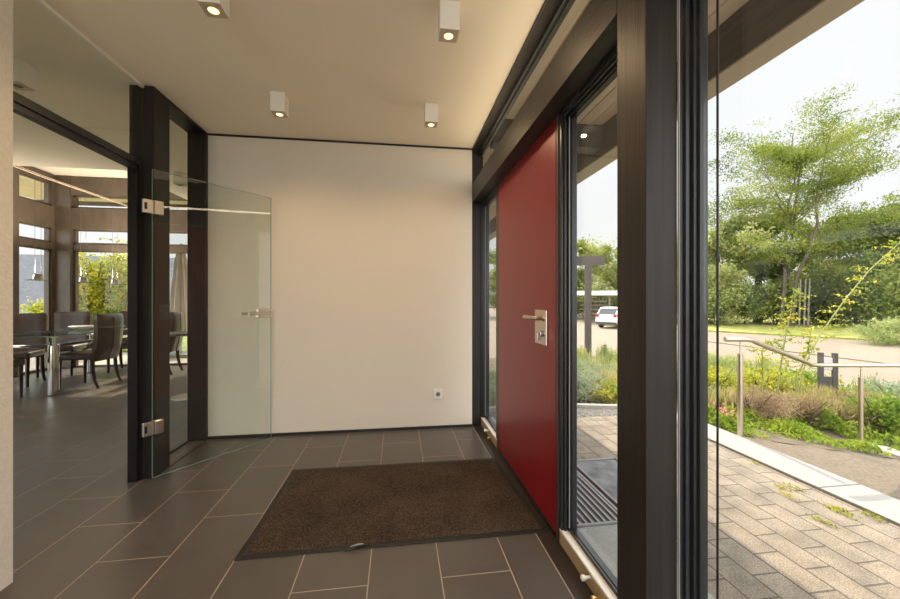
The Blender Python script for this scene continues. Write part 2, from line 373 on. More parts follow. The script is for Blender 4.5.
# ------------------------------------------------------------------ right side: sidelights, front door, large window
def sidewindow(name, y0, y1, label, sill=True):
    c = window(name, (XG, (y0 + y1) / 2, 0), label)
    z0, z1 = (.078 if sill else .03), 2.117
    Lc = c.location; m = MB()
    for (X0, X1, t_) in ((.785, .797, .020), (.797, .806, .030), (.806, .816, .022), (.816, .828, .034), (.828, .856, .040)):
        for (ya, yb, za, zb) in ((y0, y0 + t_, z0, z1), (y1 - t_, y1, z0, z1), (y0, y1, z0, z0 + t_ * .5), (y0, y1, z1 - t_, z1)):
            if zb < .2 and X0 < .81: continue
            m.box(X0 - Lc.x, X1 - Lc.x, ya - Lc.y, yb - Lc.y, za, zb, .002)
    m.build('window_frame', MAT_FRAME, c)
    P(c, 'glass_pane', .838, .846, y0 + .036, y1 - .036, z0 + .016, z1 - .036, GLASS)
    m = MB()
    for yy, xx in ((y0 + .0205, .789), (y1 - .0345, .820)):
        m.box(xx - .003 - XG, xx + .001 - XG, yy - .0025 - c.location.y, yy + .0025 - c.location.y, z0 + .02, z1 - .03)
    m.build('pale_seal', MAT_SEAL, c)
    if sill:
        P(c, 'window_sill', XG - .002, .86, y0 + .002, y1 - .002, .008, .070, MAT_SILL, .003)
        P(c, 'sill_top', XG - .002, .84, y0 + .002, y1 - .002, .070, .080, MAT_SILLTOP, .002)
    return c
sA = sidewindow('window_3', 2.915, 3.485, 'narrow full height sidelight between white wall and red door')
sB = sidewindow('window_4', 1.112, 1.738, 'full height sidelight between red door and thick timber post')
for c, ys in ((sA, (3.18, 3.06)), (sB, (1.44, 1.36))):
    for i, yk in enumerate(ys):
        k = MB().lathe([(0, 0), (.0065, 0), (.0065, .022), (.011, .024), (.012, .034), (.009, .038), (0, .038)], M=Matrix.Translation((XG - .003 - c.location.x, yk - c.location.y, .058 - .022 * i)) @ Matrix.Rotation(-PI / 2, 4, 'Y'), n=16).build('sill_knob', MAT_WHITE if i == 0 else mat('brass_knob', (.75, .48, .22), .3, 1), c, True)
# clerestory strip above the beam
for i, (a, b) in enumerate(((1.11, 3.485), (-.58, .969), (-1.7, -.72))):
    c = window('window_%d' % (5 + i), (XG, (a + b) / 2, 0), 'shallow glass strip between beam and ceiling' if i == 0 else None)
    P(c, 'glass_pane', .796, .804, a, b, 2.30, 2.60, GLASS)
    L = c.location; m = MB()
    for (z0, z1, x0, x1) in ((2.292, 2.312, .77, .80), (2.575, 2.603, .755, .80), (2.56, 2.575, .775, .80)):
        m.box(x0 - L.x, x1 - L.x, a - L.y, b - L.y, z0, z1, .002)
    m.build('window_frame', MAT_FRAME, c)
    P(c, 'light_strip', .699, .7045, a, b, 2.2902, 2.2935, emit('strip_glow', (1.0, .86, .66), .6))
    ld = bpy.data.lights.new('strip_light', 'AREA'); ld.shape = 'RECTANGLE'; ld.size = b - a - .30; ld.size_y = .05; ld.energy = 1.3 * (b - a) / 2.4; ld.color = (1.0, .80, .54)
    lo = bpy.data.objects.new('strip_light', ld); COL.objects.link(lo); lo.parent = c; lo.location = (.728 - L.x, 0, 2.315); lo.rotation_euler = Vector((.75, 0, -1)).to_track_quat('Z', 'Y').to_euler(); lo.rotation_euler = (Matrix.Rotation(math.radians(-35), 3, 'Y') @ Matrix.Rotation(PI, 3, 'X') @ Matrix.Rotation(PI / 2, 3, 'Z')).to_euler()
# the big window in front of which the camera stands
for i, (a, b) in enumerate(((-.58, .969), (-1.5, -.72))):
    c = window('window_%d' % (8 + i), (XG, (a + b) / 2, 0), 'large floor to ceiling window at the right' if i == 0 else None)
    L = c.location; m = MB()
    for (x0, x1, t_) in ((.796, .808, .006), (.808, .820, .014), (.820, .828, .008), (.828, .840, .020), (.840, .866, .028)):
        for (ya, yb) in ((a, a + t_), (b - t_, b)): m.box(x0 - L.x, x1 - L.x, ya - L.y, yb - L.y, .0, 2.117, .002)
        m.box(x0 - L.x, x1 - L.x, a - L.y, b - L.y, .0, .02 + t_, .002); m.box(x0 - L.x, x1 - L.x, a - L.y, b - L.y, 2.117 - t_, 2.117, .002)
    m.build('window_frame', MAT_FRAME, c)
    m = MB()
    for ya in (a + .003, b - .003): m.box(.7925 - L.x, .7955 - L.x, ya - .004 - L.y + (0 if ya > 0 else .004), ya + .002 - L.y, .0, 2.117)
    m.build('pale_seal', MAT_SEAL, c)
    P(c, 'glass_pane', .850, .858, a + .03, b - .03, .05, 2.09, GLASS)

# front door
fd = thing('door_2', (XG, 2.325, 0)); struct(fd, 'dark red front door with steel lever handle')
P(fd, 'door_leaf', XG, .855, 1.782, 2.868, .012, 2.113, MAT_RED, .003)
m = MB()
for (ya, yb) in ((1.739, 1.778), (2.872, 2.915)):
    m.box(-.0, .08, ya - 2.325, yb - 2.325, 0, 2.117, .003)
m.build('door_frame', MAT_FRAME, fd)
P(fd, 'frame_strip', .7795, .7845, 1.745, 1.757, 0, 2.117, mat('bronze_strip', (.12, .10, .08), .4, .6))
P(fd, 'drip_edge', XG - .004, XG, 1.784, 2.866, .012, .03, MAT_BLACK)
ly = 1.915
pl = P(fd, 'handle_plate', XG - .011, XG, 1.882, 2.045, .955, 1.143, MAT_STEEL, .004)
MB().tube([(-.008, ly - 2.325, 1.100), (-.052, ly - 2.325, 1.100), (-.06, ly - 2.325 + .012, 1.100), (-.06, ly - 2.325 + .165, 1.100)], .0115, 14).build('lever_handle', MAT_STEEL, fd, True)
MB().lathe([(0, 0), (.018, 0), (.018, .012), (.0, .012)], M=Matrix.Translation((-.008, ly - 2.325, 1.100)) @ Matrix.Rotation(-PI / 2, 4, 'Y')).build('handle_rosette', MAT_STEEL, fd, True)
lk = MB().lathe([(0, 0), (.0165, 0), (.0165, .016), (.013, .018), (0, .018)], M=Matrix.Translation((-.009, ly - 2.325, 1.016)) @ Matrix.Rotation(-PI / 2, 4, 'Y')).build('lock_cylinder', MAT_CHROME, fd, True)
MB().box(-.046, -.024, ly - 2.325 - .0015, ly - 2.325 + .0015, 1.016 - .032, 1.016 + .008, .001).build('key', MAT_CHROME, lk)

# ------------------------------------------------------------------ ceiling spotlights
def spotlight(x, y, label, group, on=True, s=.0475):
    t = thing('ceiling_spotlight', (x, y, ZC), 0, label, 'ceiling light', group)
    b = MB()
    h = .135
    b.box(-s, s, -s, s, -h, -.003, .002); b.box(-s * .97, s * .97, -s * .97, s * .97, -.003, 0)
    b.build('housing', MAT_WHITE, t)
    MB().lathe([(.020, -h - .0005), (.033, -h - .0005), (.033, -h - .003), (.030, -h - .004), (.020, -h - .002)], n=28).build('trim_ring', mat('warm_reflector', (.62, .50, .34), .3, .6), t, True)
    MB().lathe([(0, -h - .0012), (.0225, -h - .0012), (.0225, -h - .003), (0, -h - .003)], n=24).build('lamp_lens', LAMP if on else MAT_BLACK, t)
    MB().box(-s * .96, s * .96, -s * .96, s * .96, -h - .0006, -h).build('bottom_plate', mat('dull_plate', (.55, .47, .38), .6), t)
    if on:
        MB().lathe([(0, -h - .0031), (.012, -h - .0031), (.012, -h - .0036), (0, -h - .0036)], n=20).build('lamp_core', LAMPC, t)
        ld = bpy.data.lights.new('lamp', 'SPOT'); ld.energy = 12.5; ld.color = (1.0, .69, .38); ld.shadow_soft_size = .015; ld.spot_size = math.radians(160); ld.spot_blend = .8
        lo = bpy.data.objects.new('lamp_light', ld); COL.objects.link(lo); lo.parent = t; lo.location = (0, 0, -h - .006)
    return t
G4 = 'square white ceiling spotlights in the hall'
spotlight(-.818, 1.80, 'white square ceiling spotlight cut by the top edge, near the glass pane', G4)
spotlight(.246, 1.815, 'white square ceiling spotlight, largest one, near the dark right-hand beam', G4)
spotlight(-.820, 2.748, 'white square ceiling spotlight left of centre, above the open glass door', G4)
spotlight(.242, 2.755, 'small white square ceiling spotlight closest to the white wall and red door', G4)
spotlight(-.797, .45, 'added white square ceiling spotlight out of view behind the viewpoint, left', G4); spotlight(.24, .45, 'added white square ceiling spotlight out of view behind the viewpoint, right', G4)  # added pair continuing the rows behind the camera as warm fill
spotlight(-2.28, 2.60, 'unlit square spotlight seen through the upper pane at the left', 'square spotlights beyond the glass', False, .055)
spotlight(-2.44, 4.60, 'unlit square spotlight seen through the narrow sidelight', 'square spotlights beyond the glass', False)

# ------------------------------------------------------------------ doormat and socket
mc = [Vector((-.746, 1.832)), Vector((.776, 1.834)), Vector((.720, 2.742)), Vector((-.731, 2.748))]
cm = sum(mc, Vector((0, 0))) / 4
dm = thing('doormat', (cm.x, cm.y, 0), 0, 'large brown carpet doormat with black rubber edge on dark tiles', 'doormat')
cor = [p - cm for p in mc]; 
def inset(ps, d):
    c0 = sum(ps, Vector((0, 0))) / 4
    return [p - Vector((math.copysign(d, p.x - c0.x), math.copysign(d, p.y - c0.y))) for p in ps]
MB().prism(cor, .0005, .005, bev=.0015).build('rubber_edge', MAT_RUBBER, dm)
# pile with a slightly ruffled front edge
inn = inset(cor, .028); Nx, Ny = 70, 34; V = []; F = []
for j in range(Ny + 1):
    for i in range(Nx + 1):
        u, v = i / Nx, j / Ny
        p = (inn[0] * (1 - u) + inn[1] * u) * (1 - v) + (inn[3] * (1 - u) + inn[2] * u) * v
        e = min(i, Nx - i, j, Ny - j); z = .006 if e == 0 else .011 + random.uniform(-.0006, .0006)
        V.append((p.x + random.uniform(-.001, .001), p.y + (random.uniform(-.004, .004) if j == 0 else 0), z))
for j in range(Ny):
    for i in range(Nx):
        a = j * (Nx + 1) + i; F.append((a, a + 1, a + Nx + 2, a + Nx + 1))
n0 = len(V)
meshobj('carpet_pile', V, F, MAT_CARPET, dm, True)
# curled piece of the rubber edge
pt = HZ(345, 551.5) - Vector((cm.x, cm.y, 0)); pt2 = HZ(368, 547) - Vector((cm.x, cm.y, 0)); pm = HZ(357, 549) - Vector((cm.x, cm.y, 0))
MB().tube([(pt.x, pt.y - .008, .005), (pt.x + .03, pt.y - .006, .012), (pm.x, pm.y - .004, .016), (pt2.x - .02, pt2.y, .012), (pt2.x, pt2.y + .004, .007)], [.003, .006, .007, .006, .003], 8).build('curled_edge', MAT_RUBBER, dm, True)
MB().tube([(pm.x - .03, pm.y - .012, .020), (pm.x + .005, pm.y - .006, .024), (pm.x + .03, pm.y, .021)], [.002, .0035, .002], 6).build('torn_thread', MAT_SEAL, dm, True)

so = thing('wall_socket', (.369, YB, .319), 0, 'white square power socket low on the white wall', 'socket')
b = MB().box(-.041, .041, -.022, 0, -.041, .041, .004); b.build('cover_plate', MAT_PLASTIC, so)
MB().lathe([(.0215, 0), (.0235, .002), (.0235, .004), (.021, .004), (.020, .001)], M=Matrix.Translation((0, -.021, 0)) @ Matrix.Rotation(PI / 2, 4, 'X')).build('socket_rim', MAT_PLASTIC, so, True)
MB().lathe([(0, 0), (.020, 0), (.020, .0012), (0, .0012)], M=Matrix.Translation((0, -.0218, 0)) @ Matrix.Rotation(PI / 2, 4, 'X')).build('socket_well', mat('socket_shadow', (.16, .14, .12), .6), so)
for sx in (-1, 1): MB().lathe([(0, 0), (.0025, 0), (.0025, .001), (0, .001)], n=10, M=Matrix.Translation((sx * .0095, -.0231, 0)) @ Matrix.Rotation(PI / 2, 4, 'X')).build('pin_hole', MAT_BLACK, so)

# ------------------------------------------------------------------ dining bay shell
def fix(name, x0, x1, y0, y1, z0, z1, m=None, label=None):
    mm = m or (WZ if (z1 - z0) > max(x1 - x0, y1 - y0) else (WX if x1 - x0 > y1 - y0 else WY))
    return B(name, x0, x1, y0, y1, z0, z1, mm, .003, label)
MAT_WB = mat('greyed_timber', (.095, .073, .054), rough=.45, noise=.2, nscale=3, stretch=(3, 3, 1))
k = 16
for (x0, x1, y0, y1, z0, z1, lb) in (
    (DXL, -5.66, DYF - .10, DYF + .08, 0, 3.36, 'grey-brown corner post of the dining bay'),
    (-4.62, -4.44, DYF - .10, DYF + .08, 0, 3.36, None), (-3.18, -3.0, DYF - .10, DYF + .08, 0, 3.36, None),
    (DXL - .12, DXL, DYF - .16, DYF + .08, 0, 3.36, None), (DXL - .12, DXL + .04, 6.5, 6.69, 0, 3.36, None), (DXL - .12, DXL + .04, 4.5, 4.68, 0, 3.36, None),
    (DXL - .12, DXL + .04, 2.0, 2.18, 0, ZC, None), (DXL - .12, DXL + .04, YR, YR + .18, 0, ZC, None),
    (-5.66, -3.0, DYF - .05, DYF + .05, 2.06, 2.17, None), (-5.66, -3.0, DYF - .09, DYF + .06, 2.43, 2.80, 'broad dark timber beam over the dining windows'),
    (-5.66, -3.0, DYF - .09, DYF + .06, 3.03, 3.35, None), 
    (DXL - .10, DXL + .02, 4.68, DYF - .16, 2.06, 2.17, None), (DXL - .10, DXL + .03, 4.68, DYF - .16, 2.43, 2.80, None), (DXL - .10, DXL + .03, 4.68, DYF - .16, 3.2, 3.35, None),
    (DXL - .10, DXL + .02, YR + .18, 4.5, 2.06, 2.17, None), (DXL - .10, DXL + .03, YR + .18, 4.5, 2.43, ZC, None)):
    B('trim_%d' % k, x0, x1, y0, y1, z0, z1, MAT_WB, .003, lb); k += 1
k2 = 10
def dwin(x0, x1, y0, y1, z0, z1, lb=None):
    global k2
    c = window('window_%d' % k2, ((x0 + x1) / 2, (y0 + y1) / 2, z0), lb); k2 += 1
    alongx = (x1 - x0) > (y1 - y0); t_ = .035; m = MB(); L = c.location
    cells = ((0, t_, 0, 1), (1, -t_, 0, 1))
    if alongx:
        for (a, b_) in ((x0, x0 + t_), (x1 - t_, x1)): m.box(a - L.x, b_ - L.x, -.03, .03, 0, z1 - z0)
        m.box(x0 - L.x, x1 - L.x, -.03, .03, 0, t_); m.box(x0 - L.x, x1 - L.x, -.03, .03, z1 - z0 - .02, z1 - z0)
        m.build('window_frame', MAT_WB, c)
        MB().box(x0 + t_ - L.x, x1 - t_ - L.x, -.004, .004, t_, z1 - z0 - .02).build('glass_pane', GLASSC, c)
    else:
        for (a, b_) in ((y0, y0 + t_), (y1 - t_, y1)): m.box(-.03, .03, a - L.y, b_ - L.y, 0, z1 - z0)
        m.box(-.03, .03, y0 - L.y, y1 - L.y, 0, t_); m.box(-.03, .03, y0 - L.y, y1 - L.y, z1 - z0 - .02, z1 - z0)
        m.build('window_frame', MAT_WB, c)
        MB().box(-.004, .004, y0 + t_ - L.y, y1 - t_ - L.y, t_, z1 - z0 - .02).build('glass_pane', GLASSC, c)
for (a, b_) in ((-5.66, -4.62), (-4.44, -3.18)):
    dwin(a, b_, DYF - .01, DYF + .01, 0, 2.06, 'tall dining window in front of the yellow hedge' if a < -5 else None); dwin(a, b_, DYF - .01, DYF + .01, 2.17, 2.43); dwin(a, b_, DYF - .01, DYF + .01, 2.80, 3.03)
dx = DXL - .05
for (a, b_, hi) in ((6.69, DYF - .16, 1), (4.68, 6.5, 1), (2.18, 4.5, 0), (YR + .18, 2.0, 0)):
    dwin(dx - .01, dx + .01, a, b_, 0, 2.06); dwin(dx - .01, dx + .01, a, b_, 2.17, 2.43)
    if hi: dwin(dx - .01, dx + .01, a, b_, 2.80, 3.20)

for a, b_ in ((-1.77, -.62), (-.48, XR)): dwin(a, b_, YR - .07, YR - .05, .06, 2.45)  # rear glazing out of view, added to let more sky light into the hall
B('terrace', DXL - .15, 2.66, -6.2, YR - .2, -.2, -.03, mat('patio_slabs', (.40, .34, .26), .85, noise=.15, nscale=3))
# ------------------------------------------------------------------ dining furniture
def curved_back():
    m = bmesh.new(); n = 12; wd, th = .235, .028
    for i in range(n + 1):
        pass
    m.free()
def make_chair():
    t = thing('dining_chair', (0, 0, 0))
    MB().box(-.235, .235, -.24, .21, .385, .475, .03, 3).build('seat', MAT_LEATHER, t, True)
    # backrest: a slightly raked and bowed upholstered slab, thickness in y, rear at -y
    b = bmesh.new(); prof = []
    N = 14
    for i in range(N + 1):
        f_ = i / N; z = .36 + .64 * f_; y = -.215 - .085 * f_ - .02 * math.sin(f_ * PI) * (1) + .03 * f_ * f_
        th = .034 + .008 * math.sin(f_ * PI); wd = .225 + .018 * f_
        if i == N: th *= .55; wd -= .012
        prof.append((y, z, th, wd))
    rings = []
    M_ = 9
    for (y, z, th, wd) in prof:
        ring = []
        for j in range(M_ + 1):
            x = -wd + 2 * wd * j / M_; bow = -.018 * (1 - (x / wd) ** 2); e = 1 if 0 < j < M_ else .6
            ring.append(b.verts.new((x, y + bow + th * e, z)))
        for j in range(M_, -1, -1):
            x = -wd + 2 * wd * j / M_; bow = -.018 * (1 - (x / wd) ** 2); e = 1 if 0 < j < M_ else .6
            ring.append(b.verts.new((x, y + bow - th * e, z)))
        rings.append(ring)
    n = len(rings[0])
    for i in range(N):
        for j in range(n): b.faces.new((rings[i][j], rings[i][(j + 1) % n], rings[i + 1][(j + 1) % n], rings[i + 1][j]))
    b.faces.new(rings[0][::-1]); b.faces.new(rings[-1]); bmesh.ops.recalc_face_normals(b, faces=b.faces[:])
    mm = MB(); mm._merge(b); bk = mm.build('backrest', MAT_LEATHER, t, True)
    sm = MB(); pts = [(0, prof[i][0] - .018 - prof[i][2] - .002, prof[i][1]) for i in range(N)]
    sm.tube(pts, .004, 6)
    zt = prof[10]; sm.tube([(-zt[3] * .97, zt[0] - zt[2] - .004, zt[1]), (-zt[3] * .5, zt[0] - zt[2] - .0155, zt[1]), (0, zt[0] - zt[2] - .020, zt[1]), (zt[3] * .5, zt[0] - zt[2] - .0155, zt[1]), (zt[3] * .97, zt[0] - zt[2] - .004, zt[1])], .004, 6)
    sm.build('seam', MAT_LEG, bk, True)
    for sx in (-1, 1):
        MB().tube([(sx * .205, .175, .40), (sx * .205, .178, .2), (sx * .205, .178, 0)], [.027, .023, .017], 4).build('leg', MAT_LEG, t)
        MB().tube([(sx * .205, -.21, .40), (sx * .205, -.218, .25), (sx * .207, -.245, .1), (sx * .21, -.285, 0)], [.028, .026, .022, .017], 4).build('leg', MAT_LEG, t)
    return t
chair0 = make_chair()
chairs = [(-4.80, 5.10, 0, 'dark leather dining chair at near end of table, cut by the left wall'),
          (-4.30, 5.86, PI / 2, 'brown leather dining chair showing its seamed back, right of the chrome table leg'),
          (-5.33, 6.78, -2.95, 'leather dining chair with pale lit front standing before the grey corner post'),
          (-5.30, 5.98, -2.8, 'leather dining chair with pale lit front at the far left, below the left dining window'),
          (-4.52, 7.02, PI + .2, 'leather dining chair at the far end of the table, half hidden by the dark post'),
          (-3.86, 6.62, PI / 2 + .15, 'leather dining chair seen through the narrow glass sidelight')]
for i, (x, y, rz, lb) in enumerate(chairs):
    o = chair0 if i == 0 else copy_tree(chair0)
    o.location = (x, y, 0); o.rotation_euler = (0, 0, rz); tag(o, lb, 'chair', 'leather chairs around the dining table')

tb = thing('dining_table', (-4.62, 6.08, 0), 0, 'glass topped dining table on chrome legs in the sunlit dining bay', 'table')
def rrect(hx, hy, r, n=6):
    ps = []
    for cx, cy, a0 in ((hx - r, hy - r, 0), (-hx + r, hy - r, PI / 2), (-hx + r, -hy + r, PI), (hx - r, -hy + r, 3 * PI / 2)):
        for i in range(n + 1):
            a = a0 + PI / 2 * i / n; ps.append((cx + r * math.cos(a), cy + r * math.sin(a)))
    return ps
MB().prism(rrect(.46, .88, .14), .738, .750).build('tabletop', GLASST, tb)
e = MB(); rp_ = rrect(.46, .88, .14); e.tube([(x, y, .744) for x, y in rp_ + rp_[:1]], .0055, 6, caps=False); e.build('glass_rim', GLASSEDGE, tb, True)
for sx in (-1, 1):
    for sy in (-1, 1):
        lg = MB().box(sx * .36 - .035, sx * .36 + .035, sy * .78 - .05, sy * .78 + .05, 0, .64, .02, 3).build('leg', MAT_CHROME, tb, True)
        MB().lathe([(.016, .64), (.016, .725), (.05, .728), (.05, .7375), (0, .7375)], (sx * .36, sy * .78, 0)).build('leg_mount', MAT_CHROME, lg, True)
MB().box(-.33, .33, -.76, .76, .595, .635, .008).build('table_frame', MAT_CHROME, tb)
tag(MB().lathe([(.05, 0), (.07, .004), (.14, .03), (.16, .05), (.155, .052), (.13, .033), (.06, .01), (0, .008)], n=28).build('serving_bowl', MAT_PLASTIC, None, True, (-4.72, 6.35, .7505)), 'shallow white bowl lying on the glass dining table', 'bowl')
tag(MB().box(-.04, .04, -.03, .03, 0, .035, .008).build('table_box', MAT_BLACK, None, False, (-4.55, 5.55, .7505)), 'small black box lying on the near end of the glass table', 'box')

# low-voltage cable with three pendants above the table
cb = thing('ceiling_cable', (-4.60, 4.62, 2.80), 0, 'thin pale lighting cable stretched above the dining table', 'cable')
MB().tube([(0, 0, .03), (0, 1.0, 0), (0, 2.80, .0)], .007, 8).tube([(.05, 0, .03), (.05, 1.0, 0), (.05, 2.80, 0)], .004, 8).build('cable', mat('pale_cable', (.62, .50, .38), .5), cb, True)
def pendant():
    t = thing('pendant_lamp', (0, 0, 0))
    cd_ = MB(); cd_.tube([(-.035, 0, 2.80), (-.035, 0, 1.53)], .002, 6).tube([(.035, 0, 2.80), (.035, 0, 1.53)], .002, 6)
    cd_.build('cord', mat('thin_cord', (.16, .13, .10), .8, spec=.1), t)
    MB().lathe([(.0, 1.53), (.045, 1.527), (.05, 1.50), (.05, 1.48), (.055, 1.47), (.055, 1.46), (.0, 1.46)], n=20).build('lamp_body', MAT_CHROME, t, True)
    MB().lathe([(.035, 1.468), (.115, 1.452), (.12, 1.446), (.115, 1.443), (.035, 1.455)], n=24).build('glass_shade', GLASST, t, True)
    MB().lathe([(0, 1.4595), (.03, 1.4595), (.03, 1.45), (0, 1.45)], n=16).build('bulb', MAT_WHITE, t, True)
    return t
pp = pendant()
for i, (y, lb) in enumerate(((5.50, 'chrome pendant lamp nearest the left wall edge, over the table'), (6.20, 'chrome pendant lamp in front of the hedge, middle of the row'), (6.82, 'chrome pendant lamp closest to the dark door post'))):
    o = pp if i == 0 else copy_tree(pp); o.location = (-4.60, y, 0)
    ld = bpy.data.lights.new('dining_fill_light', 'SPOT'); ld.spot_size = math.radians(150); ld.spot_blend = .5; ld.energy = 24; ld.color = (1, .86, .70); ld.shadow_soft_size = .03; lo = bpy.data.objects.new('dining_fill_light', ld); COL.objects.link(lo); lo.parent = o; lo.location = (0, 0, 1.56); lo.rotation_euler = (PI, 0, 0); tag(o, lb, 'lamp', 'pendants over the dining table')  # added upward fill to brighten the dining bay; the pendants themselves show no glow

rt = thing('side_table', (-2.56, 5.02, 0), 0, 'small round pedestal table behind the narrow sidelight', 'table')
MB().lathe([(0, .0), (.19, .0), (.19, .008), (.03, .02), (0, .02)]).build('base_plate', MAT_STEEL, rt, True)
MB().lathe([(.022, .02), (.022, .775)], n=14).build('pedestal', MAT_STEEL, rt, True)
MB().lathe([(0, .775), (.27, .775), (.27, .795), (0, .795)], n=36).build('tabletop', mat('dark_table_top', (.05, .05, .05), .3), rt, True)

# ------------------------------------------------------------------ exterior: eaves, ground
ev = struct(thing('trim_60', (1.4, 1.0, 2.85)), 'roof overhang with pale soffit boards and dark edge beam')
m = MB()
yy0, yy1 = -2.2, 8.4
for i in range(9):
    x0 = .80 + i * .125; m.box(x0 + .005 - 1.4, min(x0 + .120, 1.92) - 1.4, yy0 - 1, yy1 - 1, 0, .02, .003)
m.build('soffit_board', MAT_SOFFIT, ev)
MB().box(.80 - 1.4, 2.083 - 1.4, yy0 - 1, yy1 - 1, .02, .2).build('roof_deck', MAT_SLATE, ev)
MB().box(1.918 - 1.4, 2.083 - 1.4, yy0 - 1, yy1 - 1, -.288, .02, .004).build('edge_beam', mat('grey_beam', (.10, .088, .078), .55, noise=.2, nscale=3, stretch=(12, .8, 12)), ev)
MB().box(1.912 - 1.4, 2.086 - 1.4, yy0 - 1, yy1 - 1, -.30, -.288).build('bounce_lit_underside', mat('bounce_lit_tone', (.42, .37, .29), .7), ev)  # ground bounce on the beam's underside, put into a lighter added board
MB().box(.86 - 1.4, 1.918 - 1.4, 3.30 - 1, 3.45 - 1, -.22, .0, .004).build('cross_beam', mat('grey_beam', (.11, .10, .09)), ev)
B('wall_gable', XR, .80, YB + .16, DYF + .1, 0, 2.85, MAT_WALL)
B('trim_61', .70, .80, YR, 3.63, 2.631, 2.85, MAT_WB)
B('roof', DXL - 1.6, .80, YR - .3, 4.58, 2.86, 3.05, MAT_SOFFIT)
B('roof', DXL - 1.6, .80, 4.58, DYF + 1.5, 3.47, 3.62, MAT_SOFFIT)
B('trim_76', DXL - 1.6, .70, DYF + .1, DYF + 1.45, 3.28, 3.33, MAT_SOFFIT)
B('trim_77', DXL - 1.55, DXL - .14, 4.6, DYF + .1, 3.28, 3.33, MAT_SOFFIT)
B('trim_78', DXL - 1.6, .70, DYF + 1.45, DYF + 1.5, 3.20, 3.47, MAT_WB)
B('wall_upper', -2.96, .78, 4.6, DYF, 2.86, 3.47, MAT_SLATE)

B('paving', .90, 2.668, YR - .18, 3.64, -.16, -.02, MAT_PAVER, label='sunlit concrete block paving outside the window')
B('entry_slab', .885, 1.27, -1.6, 1.862, -.05, -.008, MAT_SLAB, .002, 'smooth grey slab outside the sidelight')
# back garden and road sheet
B('patio', DXL - 4, .9, DYF + .1, DYF + 2.2, -.2, -.03, mat('patio_slabs', (.40, .34, .26), .85, noise=.15, nscale=3))
B('garden_lawn', -40, .9, DYF + 2.2, 60, -.3, -.06, MAT_GRASS)
B('garden_lawn', -40, DXL - 4.2, -30, DYF + 2.2, -.3, -.07, MAT_GRASS)
B('patio', DXL - 4.2, DXL - .15, -6.2, DYF + .1, -.3, -.035, mat('patio_slabs', (.40, .34, .26)))  # pale paving in place of lawn, added to bounce sun into the dining
B('road', .9, 90, -40, 120, -.8, -.5, MAT_ROAD, label='pale sandy road')

def tz(x, y):
    s_ = max(x - 2.98, y - 3.95 if x < 8 else 0, 0)
    if s_ < 1.92: return -.02 - .34 * s_ / 1.92
    if s_ < 4.2: return -.36 - .12 * (s_ - 1.92) / 2.28
    return -.48
def sheet(name, x0, x1, y0, y1, st, m, label, dz=0):
    nx, ny = int((x1 - x0) / st), int((y1 - y0) / st); V = []; F = []
    for j in range(ny + 1):
        for i in range(nx + 1):
            x, y = x0 + (x1 - x0) * i / nx, y0 + (y1 - y0) * j / ny; V.append((x, y, tz(x, y) + dz + random.uniform(-.006, .006)))
    for j in range(ny):
        for i in range(nx): a = j * (nx + 1) + i; F.append((a, a + 1, a + nx + 2, a + nx + 1))
    n = len(V); lo = [(x, y, -.75) for x, y in ((x0, y0), (x1, y0), (x1, y1), (x0, y1))]
    V += lo; c = (0, nx, n - 1, n - 1 - nx)
    o = meshobj(name, V, F, m, None, True); return struct(o, label)
sheet('planting_bed', 2.98, 8.0, 2.95, 10.4, .18, MAT_SOIL, 'planting bed beyond the kerb')
sheet('planting_bed', .90, 2.98, 3.95, 10.4, .18, MAT_SOIL, 'planting bed in front of the house')
sheet('gravel_path', 2.98, 8.0, -6, 2.95, .2, MAT_GRAVEL, 'brown gravel path beyond the pale kerb')

# kerb slabs
kb = MB().box(-.155, .155, -.62, .62, -.12, .0, .006).build('kerb_stone', MAT_KERB, None, False, (2.82, 0, 0))
ks = [2.02 + .63 - 1.26 * j for j in range(0, 4)]
labs = ['pale stone kerb slab along the paving, beside the planting bed', 'pale stone kerb slab along the paving at the right edge', 'pale stone kerb slab further right along the paving', 'pale stone kerb slab at the far right of the paving']
ks = [2.035 + .625, 2.035 - .625, 2.035 - 1.885, 2.035 - 3.14]
for i, y in enumerate(ks):
    o = kb if i == 0 else kb.copy()
    if i: COL.objects.link(o)
    o.location = (2.82, y, 0); tag(o, labs[i], 'kerb', 'pale kerb slabs beside the paving')
o = kb.copy(); COL.objects.link(o); o.location = (2.82, 3.91, 0); tag(o, 'pale stone kerb slab furthest along, near the sidelight view', 'kerb', 'pale kerb slabs beside the paving')
o = MB().box(-.10, .10, -1.6, .0, -.10, .02, .006).build('step_stone', MAT_KERB, None, False, (4.98, 3.33, -.36)); tag(o, 'pale stone step edge at the foot of the second handrail post', 'kerb')

# gravel stones and edging in the sidelight view
V = []; F = []
def stone(x, y, z, r):
    n0 = len(V); a0 = random.random() * 6
    for k_ in range(6):
        a = a0 + k_ * PI / 3; V.append((x + r * math.cos(a) * random.uniform(.7, 1.1), y + r * math.sin(a) * random.uniform(.7, 1.1), z))
    V.append((x, y, z + r * .8))
    for k_ in range(6): F.append((n0 + k_, n0 + (k_ + 1) % 6, n0 + 6))
for _ in range(2600): stone(random.uniform(.95, 2.64), random.uniform(3.65, 3.93), -.03, random.uniform(.012, .028))
tag(meshobj('pebbles', V, F, mat('pebble_grey', (.26, .24, .21), .8, noise=.5, nscale=25)), 'strip of grey pebbles between paving and shrubs', 'gravel', kind='stuff')
B('gravel_bed', .90, 2.66, 3.64, 3.95, -.16, -.03, MAT_SOIL)
ed = MB(); pts = [(0.95 + i * .12, 3.97 + .10 * math.sin(i * .35), 0.0) for i in range(17)]
